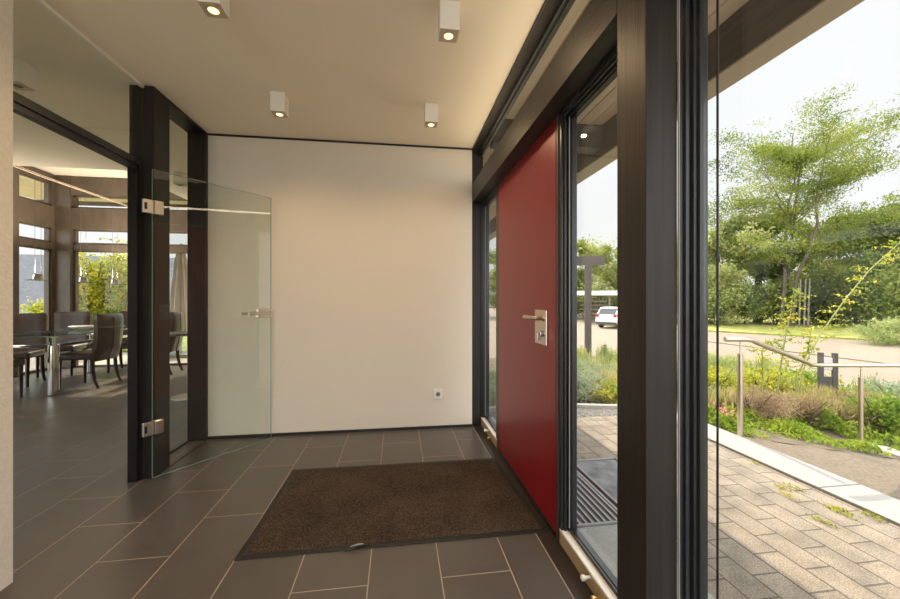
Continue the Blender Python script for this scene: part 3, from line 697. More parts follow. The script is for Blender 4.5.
for a, b_ in zip(pts[:-1], pts[1:]):
    A, B_ = Vector(a), Vector(b_); d_ = (B_ - A); nn = Vector((-d_.y, d_.x, 0)).normalized() * .035
    ed.prism([(A - nn)[:2], (B_ - nn)[:2], (B_ + nn)[:2], (A + nn)[:2]], -.08, .02)
tag(ed.build('garden_edging', MAT_KERB), 'curved pale stone edging between pebbles and shrubs', 'edging')

# grate and dark mat outside the front door
gr = thing('entrance_grate', (1.075, 2.36, -.008), 0, 'ribbed grey entrance grate outside the front door', 'grate')
m = MB(); m.box(-.175, -.16, -.49, .49, -.02, .006).box(.16, .175, -.49, .49, -.02, .006).box(-.175, .175, -.49, -.475, -.02, .006).box(-.175, .175, .475, .49, -.02, .006); m.build('grate_frame', mat('dull_metal', (.22, .22, .215), .5), gr)
m = MB()
for i in range(9): m.box(-.148 + i * .036, -.134 + i * .036, -.475, .475, -.015, .005)
m.build('rib', mat('dull_metal', (.22, .22, .215), .5), gr)
m = MB()
for i in range(8): m.box(-.134 + i * .036, -.112 + i * .036, -.475, .475, -.015, -.002)
m.build('brush_strip', MAT_RUBBER, gr)
om = thing('outdoor_mat', (1.455, 2.25, -.02), 0, 'worn dark grey mat outside the front door beside the ribbed grate', 'mat')
MB().box(-.165, .165, -.37, .37, 0, .012, .003).build('mat_body', mat('worn_rubber_mat', (.12, .125, .125), .6, noise=.6, nscale=9), om)
MB().box(-.18, -.166, -.385, .385, 0, .02).box(.166, .18, -.385, .385, 0, .02).box(-.18, .18, -.385, -.371, 0, .02).box(-.18, .18, .371, .385, 0, .02).build('mat_frame', mat('dull_metal', (.22, .22, .215), .5), om)

P_ = []
for (px_, py_) in ((784, 490), (795, 489), (833, 511), (846, 513), (872, 519), (826, 524), (818, 521), (838, 512), (876, 517), (753, 463), (790, 498)):
    q = HZ(px_, py_, -.02)
    for _ in range(34): P_.append((q.x + random.gauss(0, .010), q.y + random.gauss(0, .035), -.014 + random.random() * .008))
MOSS = P_
# blind guide wire
tag(MB().tube([(0, 0, -.01), (0, 0, 2.84)], .0032, 8).build('guide_wire', MAT_BLACK, None, True, (.95, .998, 0)), 'thin black vertical blind wire outside the large window', 'wire')

# handrail
hr = thing('handrail', (2.985, 2.90, 0), 0, 'stainless steel handrail stepping down beside the planting bed', 'handrail')
def L_(v): return (v[0] - 2.985, v[1] - 2.90, v[2])
pA = HZ(740, 436, 0); 
rail = [(2.835, 2.90, .852), (2.99, 2.885, .852), (3.08, 2.885, .845), (3.16, 2.90, .815), (4.30, 3.40, .53), (4.40, 3.44, .50), (4.50, 3.44, .49), (4.94, 3.37, .49), (6.2, 3.20, .49)]
MB().tube([L_(p) for p in rail], .0215, 14).build('rail', MAT_STEEL, hr, True)
for (x, y, zb, zt) in ((2.99, 2.905, 0, .852), (4.94, 3.37, -.38, .49)):
    po = MB().tube([L_((x, y, zb)), L_((x, y, zt - .13))], .0215, 16).build('post', MAT_STEEL, hr, True)
    MB().tube([L_((x, y, zt - .13)), L_((x, y, zt - .01))], .006, 8).build('post_pin', MAT_STEEL, po, True)

# dark double bollard
bo = thing('garden_bollard', (6.33, 4.72, tz(6.33, 4.72)), -.5, 'dark two-slat garden bollard standing behind the handrail', 'bollard'); bo.scale = (.8, .8, .98)
MB().box(-.14, -.065, -.03, .03, 0, .86, .004).box(.065, .14, -.03, .03, 0, .86, .004).build('upright', mat('bollard_dark', (.05, .045, .04), .6), bo)
MB().box(-.065, .065, -.02, .02, 0, .50, .004).build('cross_panel', mat('bollard_dark', (.05, .045, .04), .6), bo)
MB().box(-.065, .065, -.02, .02, .60, .78, .004).build('light_panel', MAT_ALU, bo)

# ------------------------------------------------------------------ vegetation
def leaves_mesh(name, Pn, size, m, parent=None, aspect=.5, droop=None, upright=False):
    n = len(Pn); Pn = np.asarray(Pn, float)
    d = rng.normal(size=(n, 3)); d /= np.linalg.norm(d, axis=1)[:, None]
    if droop is not None: d = d * (1 - droop) + np.array([0, 0, 1.0]) * droop * rng.choice([-1, 1], n)[:, None] * .5 + np.array([0, 0, droop]) * .5; d /= np.linalg.norm(d, axis=1)[:, None]
    if upright: d = d * .32 + np.array([0, 0, 1.0]); d /= np.linalg.norm(d, axis=1)[:, None]
    u = rng.normal(size=(n, 3)); q = np.cross(d, u); q /= np.linalg.norm(q, axis=1)[:, None]
    s = size * rng.uniform(.6, 1.3, n)[:, None]
    V = np.stack([Pn - d * s * .5, Pn + q * s * aspect * .5 - d * s * .05, Pn + d * s * .5, Pn - q * s * aspect * .5 - d * s * .05], 1).reshape(-1, 3)
    me = bpy.data.meshes.new(name); me.vertices.add(4 * n); me.vertices.foreach_set('co', V.astype(np.float32).ravel())
    me.loops.add(4 * n); me.loops.foreach_set('vertex_index', np.arange(4 * n, dtype=np.int32))
    me.polygons.add(n); me.polygons.foreach_set('loop_start', np.arange(0, 4 * n, 4, dtype=np.int32)); me.polygons.foreach_set('loop_total', np.full(n, 4, dtype=np.int32))
    me.update(calc_edges=True); me.materials.append(m)
    o = bpy.data.objects.new(name, me); COL.objects.link(o)
    if parent: o.parent = parent
    return o
def tree(name, loc, H, R, label, cat, lm, group=None, clear=.2, nb=9, leaf=.22, nleaf=16000, seed=1, bark=None, lean=0, feather=False, flat=1.0, trunk_r=None, clump=.55, nstem=1):
    r = random.Random(seed); t = thing(name, loc, r.random() * 6 if not feather else 0, label, cat, group)
    mb = MB(); tips = []
    tr = trunk_r or H * .016
    for sN in range(nstem):
        a0 = r.random() * 6.28; off = (0 if nstem == 1 else .05 * R)
        base = Vector((off * math.cos(a0), off * math.sin(a0), -.15)); top = base + Vector((lean * H + r.uniform(-.06, .06) * H + off * 4 * math.cos(a0), r.uniform(-.05, .05) * H + off * 4 * math.sin(a0), H * .93))
        N = 8; ax = []
        for i in range(N + 1):
            f_ = i / N; ax.append(base.lerp(top, f_) + Vector((r.uniform(-1, 1), r.uniform(-1, 1), 0)) * .02 * H * math.sin(f_ * PI))
        mb.tube(ax, [tr * (1 - .85 * i / N) + .01 for i in range(N + 1)], 7)
        tips.append((ax[-1], H * .10))
        for b_ in range(nb):
            f_ = clear + (.92 - clear) * (b_ + r.random() * .6) / nb; k_ = min(int(f_ * N), N - 1); p0 = ax[k_].lerp(ax[k_ + 1], f_ * N - k_)
            a = b_ * 2.4 + r.random() * .7 + sN; sh = math.sin(min(1, (f_ - clear) / (1 - clear) * .8 + .25) * PI) ** .6; ln = R * (.55 + .5 * r.random()) * max(sh, .35)
            up = r.uniform(.25, .75) if feather else r.uniform(.05, .6)
            d = Vector((math.cos(a), math.sin(a), up)).normalized()
            pts = [p0]; 
            for j in range(1, 6):
                d = (d + Vector((r.uniform(-.25, .25), r.uniform(-.25, .25), r.uniform(-.12, .10) * flat))).normalized(); pts.append(pts[-1] + d * ln / 5)
            rr = tr * .45 * (1 - f_ * .5)
            mb.tube(pts, [rr, rr * .8, rr * .6, rr * .42, rr * .28, rr * .12], 5)
            for j in range(1, 6):
                if j >= 2: tips.append((pts[j], R * .15))
                for _ in range(3):
                    a2 = r.random() * 6.28; d2 = (d + Vector((math.cos(a2), math.sin(a2), r.uniform(-.3, .7)))).normalized(); l2 = ln * r.uniform(.18, .42)
                    q1 = pts[j] + d2 * l2 * .5; q2 = q1 + (d2 + Vector((0, 0, r.uniform(-.2, .2)))) * l2 * .5
                    mb.tube([pts[j], q1, q2], [rr * .3, rr * .18, rr * .06], 4, caps=False); tips.append((q1, R * .11)); tips.append((q2, R * .13))
    mb.build('trunk', bark or MAT_BARK, t, True)
    cs = np.array([tuple(p) for p, _ in tips]); ss = np.array([s_ for _, s_ in tips])
    idx = rng.integers(0, len(cs), nleaf)
    g = rng.normal(size=(nleaf, 3)); gl = np.linalg.norm(g, axis=1)[:, None]; g = g / gl * np.minimum(gl, 1.7) * clump
    if feather: g[:, 2] *= .42
    Pn = cs[idx] + g * ss[idx][:, None]
    Pn[:, 2] = np.maximum(Pn[:, 2], .3)
    leaves_mesh('foliage', Pn, leaf, lm, t, .5)
    return t
def blob(name, loc, rx, ry, h, label, cat, lm, n=3500, leaf=.1, group=None, stems=6, aspect=.5, seed=0, hollow=.55, rz=0):
    r = random.Random(seed + 5); t = thing(name, loc, rz, label, cat, group)
    mb = MB()
    for i in range(stems):
        a = r.random() * 6.28; e = Vector((rx * .6 * math.cos(a), ry * .6 * math.sin(a), h * r.uniform(.5, .9)))
        mb.tube([(0.1 * e.x, .1 * e.y, -.08), (e.x * .4, e.y * .4, e.z * .5), tuple(e)], [.012 + h * .008, .008 + h * .005, .004], 5)
    mb.build('stem', MAT_BARK, t, True)
    nl = 26; cc = rng.normal(size=(nl, 3)); cc /= np.linalg.norm(cc, axis=1)[:, None]; cc *= rng.uniform(hollow, .85, nl)[:, None]
    g = cc[rng.integers(0, nl, n)] + rng.normal(size=(n, 3)) * .20
    Pn = np.stack([g[:, 0] * rx, g[:, 1] * ry, h * .5 + g[:, 2] * h * .5], 1); Pn[:, 2] = np.abs(Pn[:, 2])
    leaves_mesh('foliage', Pn, leaf, lm, t, aspect)
    return t

GZ = -.45
# verge beyond the road
A_, B2 = HZ(707, 332, -.5), HZ(865, 341, -.5); dd = (B2 - A_).normalized()
p0 = A_ - dd * 6; p1 = B2 + dd * 30; nn = Vector((-dd.y, dd.x, 0)); nn = nn if nn.x > 0 else -nn
V = [tuple(p0), tuple(p1), tuple(p1 + nn * 50), tuple(p0 + nn * 50)]
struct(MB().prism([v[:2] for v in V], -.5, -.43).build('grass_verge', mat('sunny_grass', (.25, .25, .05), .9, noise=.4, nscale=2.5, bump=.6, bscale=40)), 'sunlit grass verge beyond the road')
# road edge line
gA, gB = HZ(690, 340, -.5), HZ(940, 371, -.5); gd = (gB - gA).normalized(); gn = Vector((-gd.y, gd.x, 0)) * .07
struct(MB().prism([(gA - gn)[:2], (gB - gn)[:2], (gB + gn)[:2], (gA + gn)[:2]], -.5, -.475).build('road_gutter', mat('gutter_stone', (.16, .13, .10), .9)), 'thin dark gutter line across the road')

tree('locust_tree', AT(786, 23, GZ), 13.6, 6.2, 'tall airy locust tree with feathery yellow-green crown, right window', 'tree', LEAF_LOCUST, nb=12, leaf=.125, nleaf=62000, seed=4, feather=True, clear=.24, lean=.26, nstem=3, trunk_r=.11, clump=.48)
tree('tree', AT(725, 25, GZ), 7.6, 3.6, 'rounded pale green tree at the left edge of the large window', 'tree', LEAF_PALE, nb=10, leaf=.24, nleaf=15000, seed=11, clear=.1)
tree('tree', AT(757, 26.5, GZ), 8.8, 3.4, 'dark tree with bare lower trunk in the middle of the tree line', 'tree', LEAF_DARK, nb=10, leaf=.24, nleaf=14000, seed=15, clear=.2, trunk_r=.30)
tree('tree', AT(822, 29, GZ), 8.6, 5, 'shaded green tree behind the locust tree', 'tree', LEAF_MID, nb=10, leaf=.26, nleaf=15000, seed=18, clear=.12)
tree('tree', AT(868, 25, GZ), 7.8, 4.4, 'dense dark green tree right of the locust tree', 'tree', LEAF_MID, nb=11, leaf=.24, nleaf=17000, seed=20, clear=.06)
tree('tree', AT(902, 22, GZ), 7.4, 3.6, 'dark green tree cut by the right picture edge', 'tree', LEAF_DARK, nb=10, leaf=.22, nleaf=14000, seed=22, clear=.08)
tree('tree', AT(960, 20, GZ), 7.0, 4.0, 'green tree beyond the right picture edge', 'tree', LEAF_MID, nb=10, leaf=.24, nleaf=9000, seed=23, clear=.08)
tree('tree', AT(690, 30, GZ), 8.5, 4.4, 'green tree hidden behind the thick timber post', 'tree', LEAF_MID, nb=10, leaf=.28, nleaf=10000, seed=24, clear=.1)
tree('tree', AT(650, 34, GZ), 8.5, 4.6, 'green tree further along behind the timber post', 'tree', LEAF_PALE, nb=10, leaf=.30, nleaf=9000, seed=25, clear=.1)
for i, (px, lb) in enumerate(((799, 'leftmost pale slim trunk in the shade below the locust tree'), (804, 'second pale slim trunk in the shade below the locust tree'), (808, 'rightmost pale slim trunk in the shade below the locust tree'))):
    tag(MB().tube([(0, 0, 0), (.06, 0, 1.6), (.12, 0, 2.9)], [.05, .045, .035], 7).build('pale_trunk', MAT_PALEBARK, None, True, AT(px, 22.4, GZ)), lb, 'trunk', 'pale slim trunks')
# hedge mass below the trees
for i, (px, d, rx, h, lm, lb) in enumerate(((715, 24, 2.2, 3.4, LEAF_PALE, 'pale green bush at the foot of the trees, left end'), (742, 25, 2.0, 3.0, LEAF_MID, 'mid green bush left of the dark trunk'), (776, 25, 1.9, 2.9, LEAF_DARK, 'dark bush just right of the bare trunk'),
        (800, 25.5, 2.2, 3.8, LEAF_DARK, 'dark bush behind the pale slim trunks'), (830, 24.5, 2.2, 3.6, LEAF_DARK, 'dark bush right of the pale slim trunks'), (858, 23, 2.2, 4.0, LEAF_MID, 'green bush below the dense dark tree'), (885, 21.5, 2.2, 4.3, LEAF_DARK, 'dark bush near the right picture edge'),
        (930, 19, 2.5, 4.0, LEAF_MID, 'green bush beyond the right picture edge'), (688, 26, 2.6, 3.6, LEAF_MID, 'green bush behind the timber post'))):
    blob('bush', AT(px, d, GZ), rx, rx * .8, h, lb, 'bush', lm, n=5200, leaf=.20, seed=i, hollow=.3)
blob('ornamental_grass', AT(893, 14.0, -.5), 1.3, 1.0, .95, 'dry pale shrub on the roadside at the right edge', 'bush', LEAF_PALE, n=4200, leaf=.16, aspect=.2, seed=31)
# trees and slope behind the car (sidelight view)
for i, (px, d, H_, R_, lm, lb) in enumerate(((560, 40, 8.2, 3.6, LEAF_MID, 'distant tree seen left in the sidelight'), (588, 38, 8.0, 3.2, LEAF_MID, 'distant tree above the dark pergola beam'), (604, 42, 8.6, 3.6, LEAF_PALE, 'distant pale tree above the carport roof'), (622, 38, 8.2, 3.6, LEAF_MID, 'distant tree beside the timber post in the sidelight'),
        (502, 36, 7.0, 3.2, LEAF_PALE, 'distant tree seen beyond the red door'), (532, 44, 8.5, 4, LEAF_MID, 'distant tree hidden by the door'))):
    tree('tree', AT(px, d, -.5), H_, R_, lb, 'tree', lm, 'distant trees beyond the street', nb=9, leaf=.34, nleaf=6500, seed=40 + i, clear=.08, clump=.75)
for i, (px, lb) in enumerate(((585, 'pale hedge bush behind the parked car, left'), (600, 'pale hedge bush directly behind the parked car'), (616, 'pale hedge bush behind the parked car, right'), (635, 'hedge bush hidden behind the timber post'))):
    blob('bush', AT(px, 33, -.5), 1.7, 1.2, 3.2, lb, 'bush', LEAF_PALE if i % 2 else LEAF_MID, n=2600, leaf=.24, seed=60 + i, hollow=.3)

# bed plants -----------------------------------------------------------
def bed(x0, x1, y0, y1, n, leaf, lm, name, label, hmax, cat='ground cover', dens=None):
    P_ = []
    nc = max(8, int((x1 - x0) * (y1 - y0) * 6)); cx = rng.uniform(x0, x1, nc); cy = rng.uniform(y0, y1, nc); ch = rng.uniform(.35, 1, nc) * hmax
    for _ in range(n):
        k_ = random.randrange(nc); g = random.gauss(0, .13); g2 = random.gauss(0, .13); x, y = cx[k_] + g, cy[k_] + g2
        if not (x0 - .02 < x < x1 + .1 and y0 - .02 < y < y1 + .1): continue
        if x < 3.02 and y < 3.9: continue
        f_ = math.exp(-(g * g + g2 * g2) / .04); P_.append((x, y, tz(x, y) + .01 + random.random() ** .7 * ch[k_] * f_))
    return tag(leaves_mesh(name, P_, leaf, lm, None, .45), label, cat, kind='stuff')
tag(leaves_mesh('moss_tufts', MOSS, .016, LEAF_YELLOW, None, .6), 'yellow-green moss tufts in the paving joints', 'moss', kind='stuff')
bed(3.0, 4.8, 3.0, 4.2, 9000, .045, LEAF_GREEN, 'ground_cover', 'low green ground cover just behind the kerb', .22)
bed(3.0, 7.8, 4.0, 7.5, 16000, .065, LEAF_GREEN, 'ground_cover', 'fresh green herbs in the middle of the bed', .42)
bed(3.2, 7.9, 5.0, 10.0, 12000, .07, LEAF_YELLOW, 'ground_cover', 'yellow-green herbs at the back of the bed', .42)
bed(1.0, 3.2, 4.1, 7.5, 9000, .06, LEAF_GREY, 'ground_cover', 'grey-green leaves in front of the house', .45)
bed(5.0, 8.0, 3.0, 5.2, 8000, .06, LEAF_GREEN, 'ground_cover', 'green herbs behind the lower handrail', .35)
LEAF_STRAW = leafmat('straw_blades', (.30, .26, .10), (.55, .48, .20), 2.5, .4)
def blades(x0, x1, y0, y1, n, L, m, label):
    P_ = []
    nc = int((x1 - x0) * (y1 - y0) * 3.5); cx = rng.uniform(x0, x1, nc); cy = rng.uniform(y0, y1, nc); cs = rng.uniform(.5, 1, nc)
    for _ in range(n):
        k_ = random.randrange(nc); x = cx[k_] + random.gauss(0, .09); y = cy[k_] + random.gauss(0, .09)
        if x0 < x < x1 and y0 < y < y1: P_.append((x, y, tz(x, y) + L * .42 * cs[k_]))
    return tag(leaves_mesh('grass_blades', P_, L, m, None, .045, upright=True), label, 'grass', kind='stuff')
blades(3.05, 7.9, 3.6, 6.0, 9000, .42, LEAF_STRAW, 'straw-coloured grass blades rising between the bed plants')
blades(3.3, 7.9, 5.0, 10.0, 9000, .50, LEAF_PALE, 'pale green grass blades at the back of the bed')
blades(1.1, 3.3, 4.3, 8.0, 4000, .30, LEAF_GREY, 'grey-green grass blades in front of the house')
plants = [(4.0, 3.75, .36, .42, LEAF_HEATH, 'dry brown heather clump behind the first handrail post'), (4.35, 3.95, .40, .40, LEAF_HEATH, 'dry heather clump under the sloping rail'), (4.95, 3.95, .42, .45, LEAF_HEATH, 'dry heather clump left of the second handrail post'),
          (5.6, 4.0, .45, .42, LEAF_HEATH, 'dry heather clump right of the second handrail post'), (6.2, 4.1, .45, .42, LEAF_HEATH, 'dry heather clump at the right picture edge'), (3.5, 4.2, .34, .5, LEAF_GREY, 'grey-green shrub beside the wire at the window edge'),
          (4.6, 4.9, .42, .6, LEAF_YELLOW, 'yellow-green shrub below the sloping rail'), (5.4, 4.9, .42, .6, LEAF_YELLOW, 'yellow-green shrub left of the dark bollard'), (6.6, 5.4, .45, .55, LEAF_GREEN, 'green shrub behind the dark bollard'), (5.5, 3.55, .3, .55, LEAF_GREEN, 'green twiggy shrub around the second handrail post'),
          (3.9, 5.4, .45, .62, LEAF_GREEN, 'tall green shrub at the left of the bed'), (4.9, 6.4, .5, .55, LEAF_PALE, 'pale shrub at the back of the bed'), (6.9, 4.2, .5, .6, LEAF_GREY, 'grey-green shrub at the far right of the bed')]
for i, (x, y, rr, h, lm, lb) in enumerate(plants):
    blob('garden_shrub', (x, y, tz(x, y)), rr, rr, h, lb, 'shrub', lm, n=2600, leaf=.045 if lm is not LEAF_HEATH else .06, aspect=.5 if lm is not LEAF_HEATH else .12, seed=80 + i, hollow=.2, stems=8)
sp2 = [(2.35, 4.55, .42, .40, LEAF_GREY, 'grey-green lavender mound in the sidelight view'), (2.62, 4.35, .34, .30, LEAF_YELLOW, 'bright yellow-green plant low in the sidelight view'), (2.2, 5.3, .5, .42, LEAF_GREY, 'silvery shrub behind the lavender mound'), (3.1, 5.5, .5, .48, LEAF_GREY, 'silvery shrub beside the timber post view'), (1.6, 4.7, .45, .5, LEAF_GREY, 'grey-green mound close to the front door side'),
       (3.3, 6.9, .6, .5, LEAF_GREY, 'silvery shrub at the back of the sidelight view')]
for i, (x, y, rr, h, lm, lb) in enumerate(sp2):
    blob('garden_shrub', (x, y, tz(x, y)), rr, rr, h, lb, 'shrub', lm, n=3000, leaf=.05, aspect=.3, seed=110 + i, hollow=.2, stems=8)
# pink flowers
for i, (px, py, lb) in enumerate(((717, 407, 'pink flowers close to the black wire'), (731, 419, 'pink flowers left of the first handrail post'))):
    q = HZ(px, py + 12, -.06); t = thing('flower_plant', (q.x, q.y, tz(q.x, q.y)), 0, lb, 'flower', 'pink flowers behind the kerb')
    leaves_mesh('blossom', rng.normal(size=(26, 3)) * (.035, .035, .03) + (0, 0, .15), .026, LEAF_PINK, t, .9)
    leaves_mesh('foliage', rng.normal(size=(150, 3)) * (.07, .07, .04) + (0, 0, .07), .04, LEAF_GREEN, t)
# arching shoots
def shoot(path, label, d, nl=16, seed=0):
    r = random.Random(seed); P3 = [Vector((*(AT(px, d)[:2]), HC + (300 - py) / FPX * d)) for px, py in path]
    b0 = P3[0].copy(); b0.z = tz(b0.x, b0.y); t = thing('arching_shoot', b0, 0, label, 'branch')
    pts = [p - b0 for p in P3]; pts[0] = Vector((0, 0, -.03))
    MB().tube(pts, [.009 * (1 - .8 * i / (len(pts) - 1)) + .002 for i in range(len(pts))], 6).build('stem', mat('green_stem', (.25, .27, .08), .7), t, True)
    LP = []; tw = MB()
    for i in range(nl * 3):
        f_ = .25 + .75 * i / (nl * 3); k_ = f_ * (len(pts) - 1); j = min(int(k_), len(pts) - 2); p = pts[j].lerp(pts[j + 1], k_ - j)
        a = r.random() * 6.28; e = p + Vector((math.cos(a), math.sin(a), r.uniform(-.3, .3))) * r.uniform(.08, .2); tw.tube([p, e], .002, 4)
        for q in range(9): u = (q + 1) / 9; LP.append(tuple(p.lerp(e, u) + Vector((r.gauss(0, .014), r.gauss(0, .014), r.gauss(0, .010)))))
    tw.build('twig', mat('green_stem', (.25, .27, .08), .7), t)
    leaves_mesh('foliage', LP, .045, LEAF_YELLOW, t, .5)
shoot([(795, 415), (805, 365), (820, 335), (845, 300), (870, 270), (900, 243), (925, 222)], 'long arching shoot with yellow-green leaflets rising to the right edge', 4.9, 17, 1)
shoot([(772, 405), (781, 365), (786, 335), (791, 310), (794, 288)], 'upright shoot with yellow leaflets above the sloping rail', 4.7, 12, 2)
shoot([(790, 412), (799, 375), (808, 350), (812, 325)], 'short leafy shoot beside the lower end of the sloping rail', 4.6, 8, 3)
shoot([(760, 400), (763, 375), (762, 352), (766, 340)], 'thin yellow-green shoot just under the bend of the rail', 4.4, 8, 4)
# small conifer in the sidelight view
q = AT(605, 9.3, 0); q.z = tz(q.x, q.y)
t = thing('conifer_sapling', q, 0, 'small dark conifer sapling in front of the road, sidelight view', 'sapling')
MB().tube([(0, 0, -.03), (0, 0, .62)], [.012, .003], 6).build('stem', MAT_BARK, t)
LP = []
for lv in range(6):
    z = .22 + lv * .065; R_ = .22 * (1 - lv / 6.5)
    for a in range(7):
        for u in range(10): LP.append((R_ * u / 10 * math.cos(a * .9 + lv), R_ * u / 10 * math.sin(a * .9 + lv), z - .03 * u / 10))
leaves_mesh('needles', LP, .05, LEAF_DARK, t, .25)

# ------------------------------------------------------------------ pergola, carport, car
pgz = -.48; pb = AT(588, 10.2, pgz)
t = thing('pergola_post', pb, -YAW - .2, 'dark timber T-shaped post seen through the sidelight', 'post')
MB().box(-.08, .08, -.08, .08, 0, 2.62, .005).build('post', mat('dark_pergola_timber', (.045, .036, .03), .6), t)
MB().box(-.75, .42, -.07, .07, 2.62, 2.86, .005).build('cross_bar', mat('dark_pergola_timber', (.045, .036, .03), .6), t)
cp = thing('carport', AT(604, 29, -.5), -.35, 'open carport with flat white roof beside the parked car', 'carport')
MB().box(-2.2, 5.5, -2.6, 2.6, 2.0, 2.32, .02).build('roof', mat('white_roof_edge', (.60, .57, .52), .6), cp)
for (x, y) in ((-.05, -2.3), (5.2, -2.3), (-.05, 2.3), (5.2, 2.3)): MB().box(x - .07, x + .07, y - .07, y + .07, 0, 2.0).build('post', MAT_WB, cp)
for i in range(5): MB().box(-2.1, -.2, -2.2, -2.12, .35 + i * .3, .42 + i * .3, M=Matrix.Rotation(-.0, 4, 'Y')).build('rail', MAT_WB, cp)

car = thing('car', AT(619, 22.8, -.5), math.radians(30), 'small white hatchback parked across the road', 'car'); car.scale = (.84, .84, .84)
def carbody(prof, w0, z_in, name, m):
    b = bmesh.new(); n = len(prof); rings = []
    for yy, k_ in ((-1, .90), (-.86, 1), (.86, 1), (1, .90)):
        ring = []
        for (x, z) in prof:
            tum = 1 - max(0, z - .85) * .28
            ring.append(b.verts.new((x * (1 if abs(yy) < .9 else .985), yy * w0 * tum, z if abs(yy) < .9 else z - .02 * (z > .8))))
        rings.append(ring)
    for i in range(3):
        for j in range(n): b.faces.new((rings[i][j], rings[i][(j + 1) % n], rings[i + 1][(j + 1) % n], rings[i + 1][j]))
    b.faces.new(rings[0][::-1]); b.faces.new(rings[-1]); bmesh.ops.recalc_face_normals(b, faces=b.faces[:])
    mm = MB(); mm._merge(b); return mm.build(name, m, car, True)
MAT_CARW = mat('white_car_paint', (.80, .80, .80), .2, spec=.6, coat=.5)
carbody([(-1.76, .32), (-1.80, .55), (-1.74, .88), (-1.62, 1.08), (-1.36, 1.42), (-1.1, 1.49), (-.2, 1.50), (.35, 1.44), (.95, 1.0), (1.55, .86), (1.78, .68), (1.80, .35), (1.4, .24), (-1.5, .24)], .81, 0, 'body', MAT_CARW)
MB().prism([(-1.55, 1.0), (-1.33, 1.36), (-.2, 1.42), (.3, 1.38), (.78, 1.02)], -.775, .775, M=Matrix.Rotation(PI / 2, 4, 'X')).build('side_glass', mat('car_glass', (.03, .035, .04), .1, spec=.8), car)
MB().prism([(-1.705, 1.0), (-1.62, 1.10), (-1.40, 1.395), (-1.35, 1.36), (-1.5, 1.0)], -.62, .62, M=Matrix.Rotation(PI / 2, 4, 'X')).build('rear_window', mat('car_glass', (.03, .035, .04), .1, spec=.8), car)
for sy in (-1, 1):
    MB().box(-1.80, -1.60, sy * .66 - .1, sy * .66 + .12 * 1, .80, 1.0, .02).build('tail_light', mat('tail_red', (.35, .02, .02), .25), car)
    for sx in (-1.1, 1.12):
        wh = MB().lathe([(0, -.1), (.20, -.1), (.30, -.09), (.31, 0), (.30, .09), (.2, .1), (0, .1)], M=Matrix.Translation((sx, sy * .74, .31)) @ Matrix.Rotation(PI / 2, 4, 'X')).build('wheel', MAT_RUBBER, car, True)
        MB().lathe([(0, -.108), (.18, -.108), (.19, -.1), (.19, .1), (.18, .108), (0, .108)], M=Matrix.Translation((sx, sy * .74, .31)) @ Matrix.Rotation(PI / 2, 4, 'X')).build('hub_cap', MAT_ALU, wh, True)
MB().box(-1.83, -1.78, -.26, .26, .58, .69, .004).build('number_plate', MAT_PLASTIC, car)
MB().box(-1.84, -1.6, -.78, .78, .28, .46, .03).build('bumper', mat('car_bumper', (.05, .05, .05), .5), car)

# ------------------------------------------------------------------ garden behind the dining bay
hd = [(-7.15, 'yellow-green hedge shrub at the left of the dining window'), (-6.6, 'yellow-green hedge shrub in the middle of the dining window'), (-6.05, 'yellow-green hedge shrub at the right of the dining window'), (-8.2, 'yellow-green hedge shrub seen in the left dining window')]
for i, (x, lb) in enumerate(hd):
    yy = 10.1 if i < 3 else 10.6
    blob('hedge_shrub', (x - .25 if i < 3 else x, yy, -.06), .75, .55, 2.5 if i < 3 else 1.6, lb, 'hedge', LEAF_YELLOW, n=11000, leaf=.085, seed=140 + i, hollow=.1, group='yellow-green hedge behind the dining bay')
blob('garden_shrub', (-4.75, 10.3, -.06), .45, .45, 2.3, 'yellow-green climber beside the closed parasol', 'shrub', LEAF_YELLOW, n=5000, leaf=.08, seed=150, hollow=.1)
pr_ = thing('closed_parasol', AT(181, 8.1, -.03), 0, 'closed beige parasol on the terrace, seen through the narrow sidelight', 'parasol')
prof = [(.03, 2.38), (.06, 2.30), (.10, 2.1), (.14, 1.6), (.19, 1.1), (.25, .65), (.27, .45)]
b = bmesh.new(); rings = []; n = 32
for r_, z in prof: rings.append([b.verts.new(((r_ * (1 + .16 * math.cos(k_ * PI / 2))) * math.cos(k_ * 2 * PI / n), (r_ * (1 + .16 * math.cos(k_ * PI / 2))) * math.sin(k_ * 2 * PI / n), z)) for k_ in range(n)])
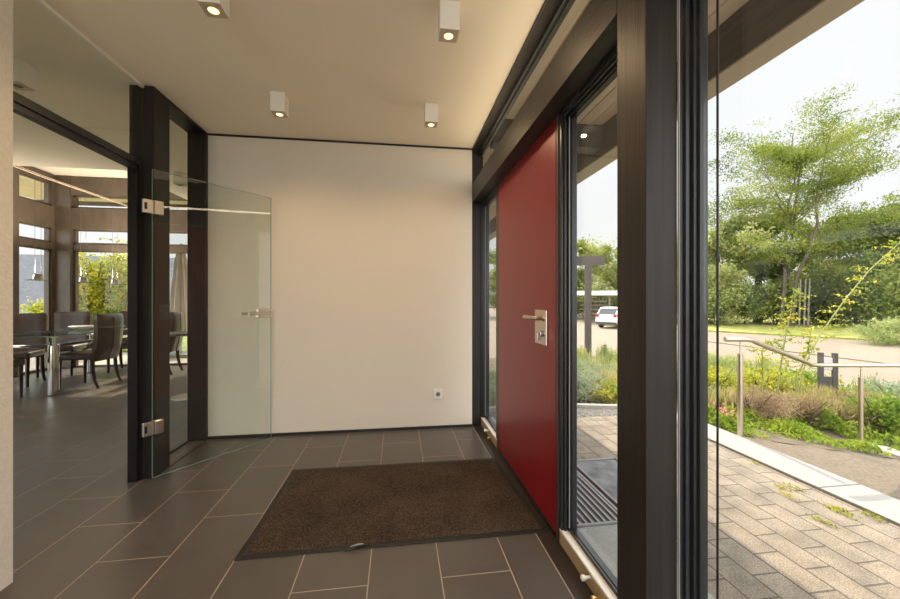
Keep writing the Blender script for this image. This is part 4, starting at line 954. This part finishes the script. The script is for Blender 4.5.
for i in range(len(rings) - 1):
    for k_ in range(n): b.faces.new((rings[i][k_], rings[i][(k_ + 1) % n], rings[i + 1][(k_ + 1) % n], rings[i + 1][k_]))
b.faces.new(rings[0]); bmesh.ops.recalc_face_normals(b, faces=b.faces[:])
mm = MB(); mm._merge(b); mm.build('canopy', MAT_BEIGE, pr_, True)
MB().tube([(0, 0, .03), (0, 0, 2.45)], .022, 12).build('pole', MAT_ALU, pr_, True)
MB().box(-.3, .3, -.3, .3, 0, .07, .01).build('base', MAT_SLAB, pr_)

def house(x, y, z, w_, dpt, wallh, roofh, rz, label):
    t = thing('neighbour_house', (x, y, z), rz, label, 'house')
    MB().box(-w_ / 2, w_ / 2, -dpt / 2, dpt / 2, 0, wallh).build('wall', mat('house_render', (.72, .70, .66), .9), t)
    rf = MB().prism([(-dpt / 2 - .5, 0), (dpt / 2 + .5, 0), (0, roofh)], -w_ / 2 - .5, w_ / 2 + .5, M=Matrix.Translation((0, 0, wallh)) @ Matrix.Rotation(PI / 2, 4, 'Z') @ Matrix.Rotation(PI / 2, 4, 'X')).build('roof', MAT_SLATE, t)
    MB().box(w_ * .2, w_ * .2 + .5, -.3, .2, wallh + roofh * .5, wallh + roofh + .4).build('chimney', mat('chimney_white', (.75, .75, .72), .8), rf)
    for i in range(3): 
        f_ = MB().box(-w_ / 2 + 1 + i * w_ / 3.2, -w_ / 2 + 2.1 + i * w_ / 3.2, -dpt / 2 - .04, -dpt / 2 + .02, 1.0, 2.2).build('window', MAT_WHITE, t)
        MB().box(-w_ / 2 + 1.08 + i * w_ / 3.2, -w_ / 2 + 2.02 + i * w_ / 3.2, -dpt / 2 - .05, -dpt / 2 - .035, 1.08, 2.12).build('pane', mat('dark_pane', (.05, .06, .07), .1), f_)
    return t
house(-17, 22, -1.6, 11, 7, 2.4, 2.7, .1, 'slate-roofed neighbour house seen over the yellow hedge')
house(-26, 16, -1.6, 12, 8, 2.6, 3.6, 1.2, 'slate-roofed neighbour house seen in the left dining window')
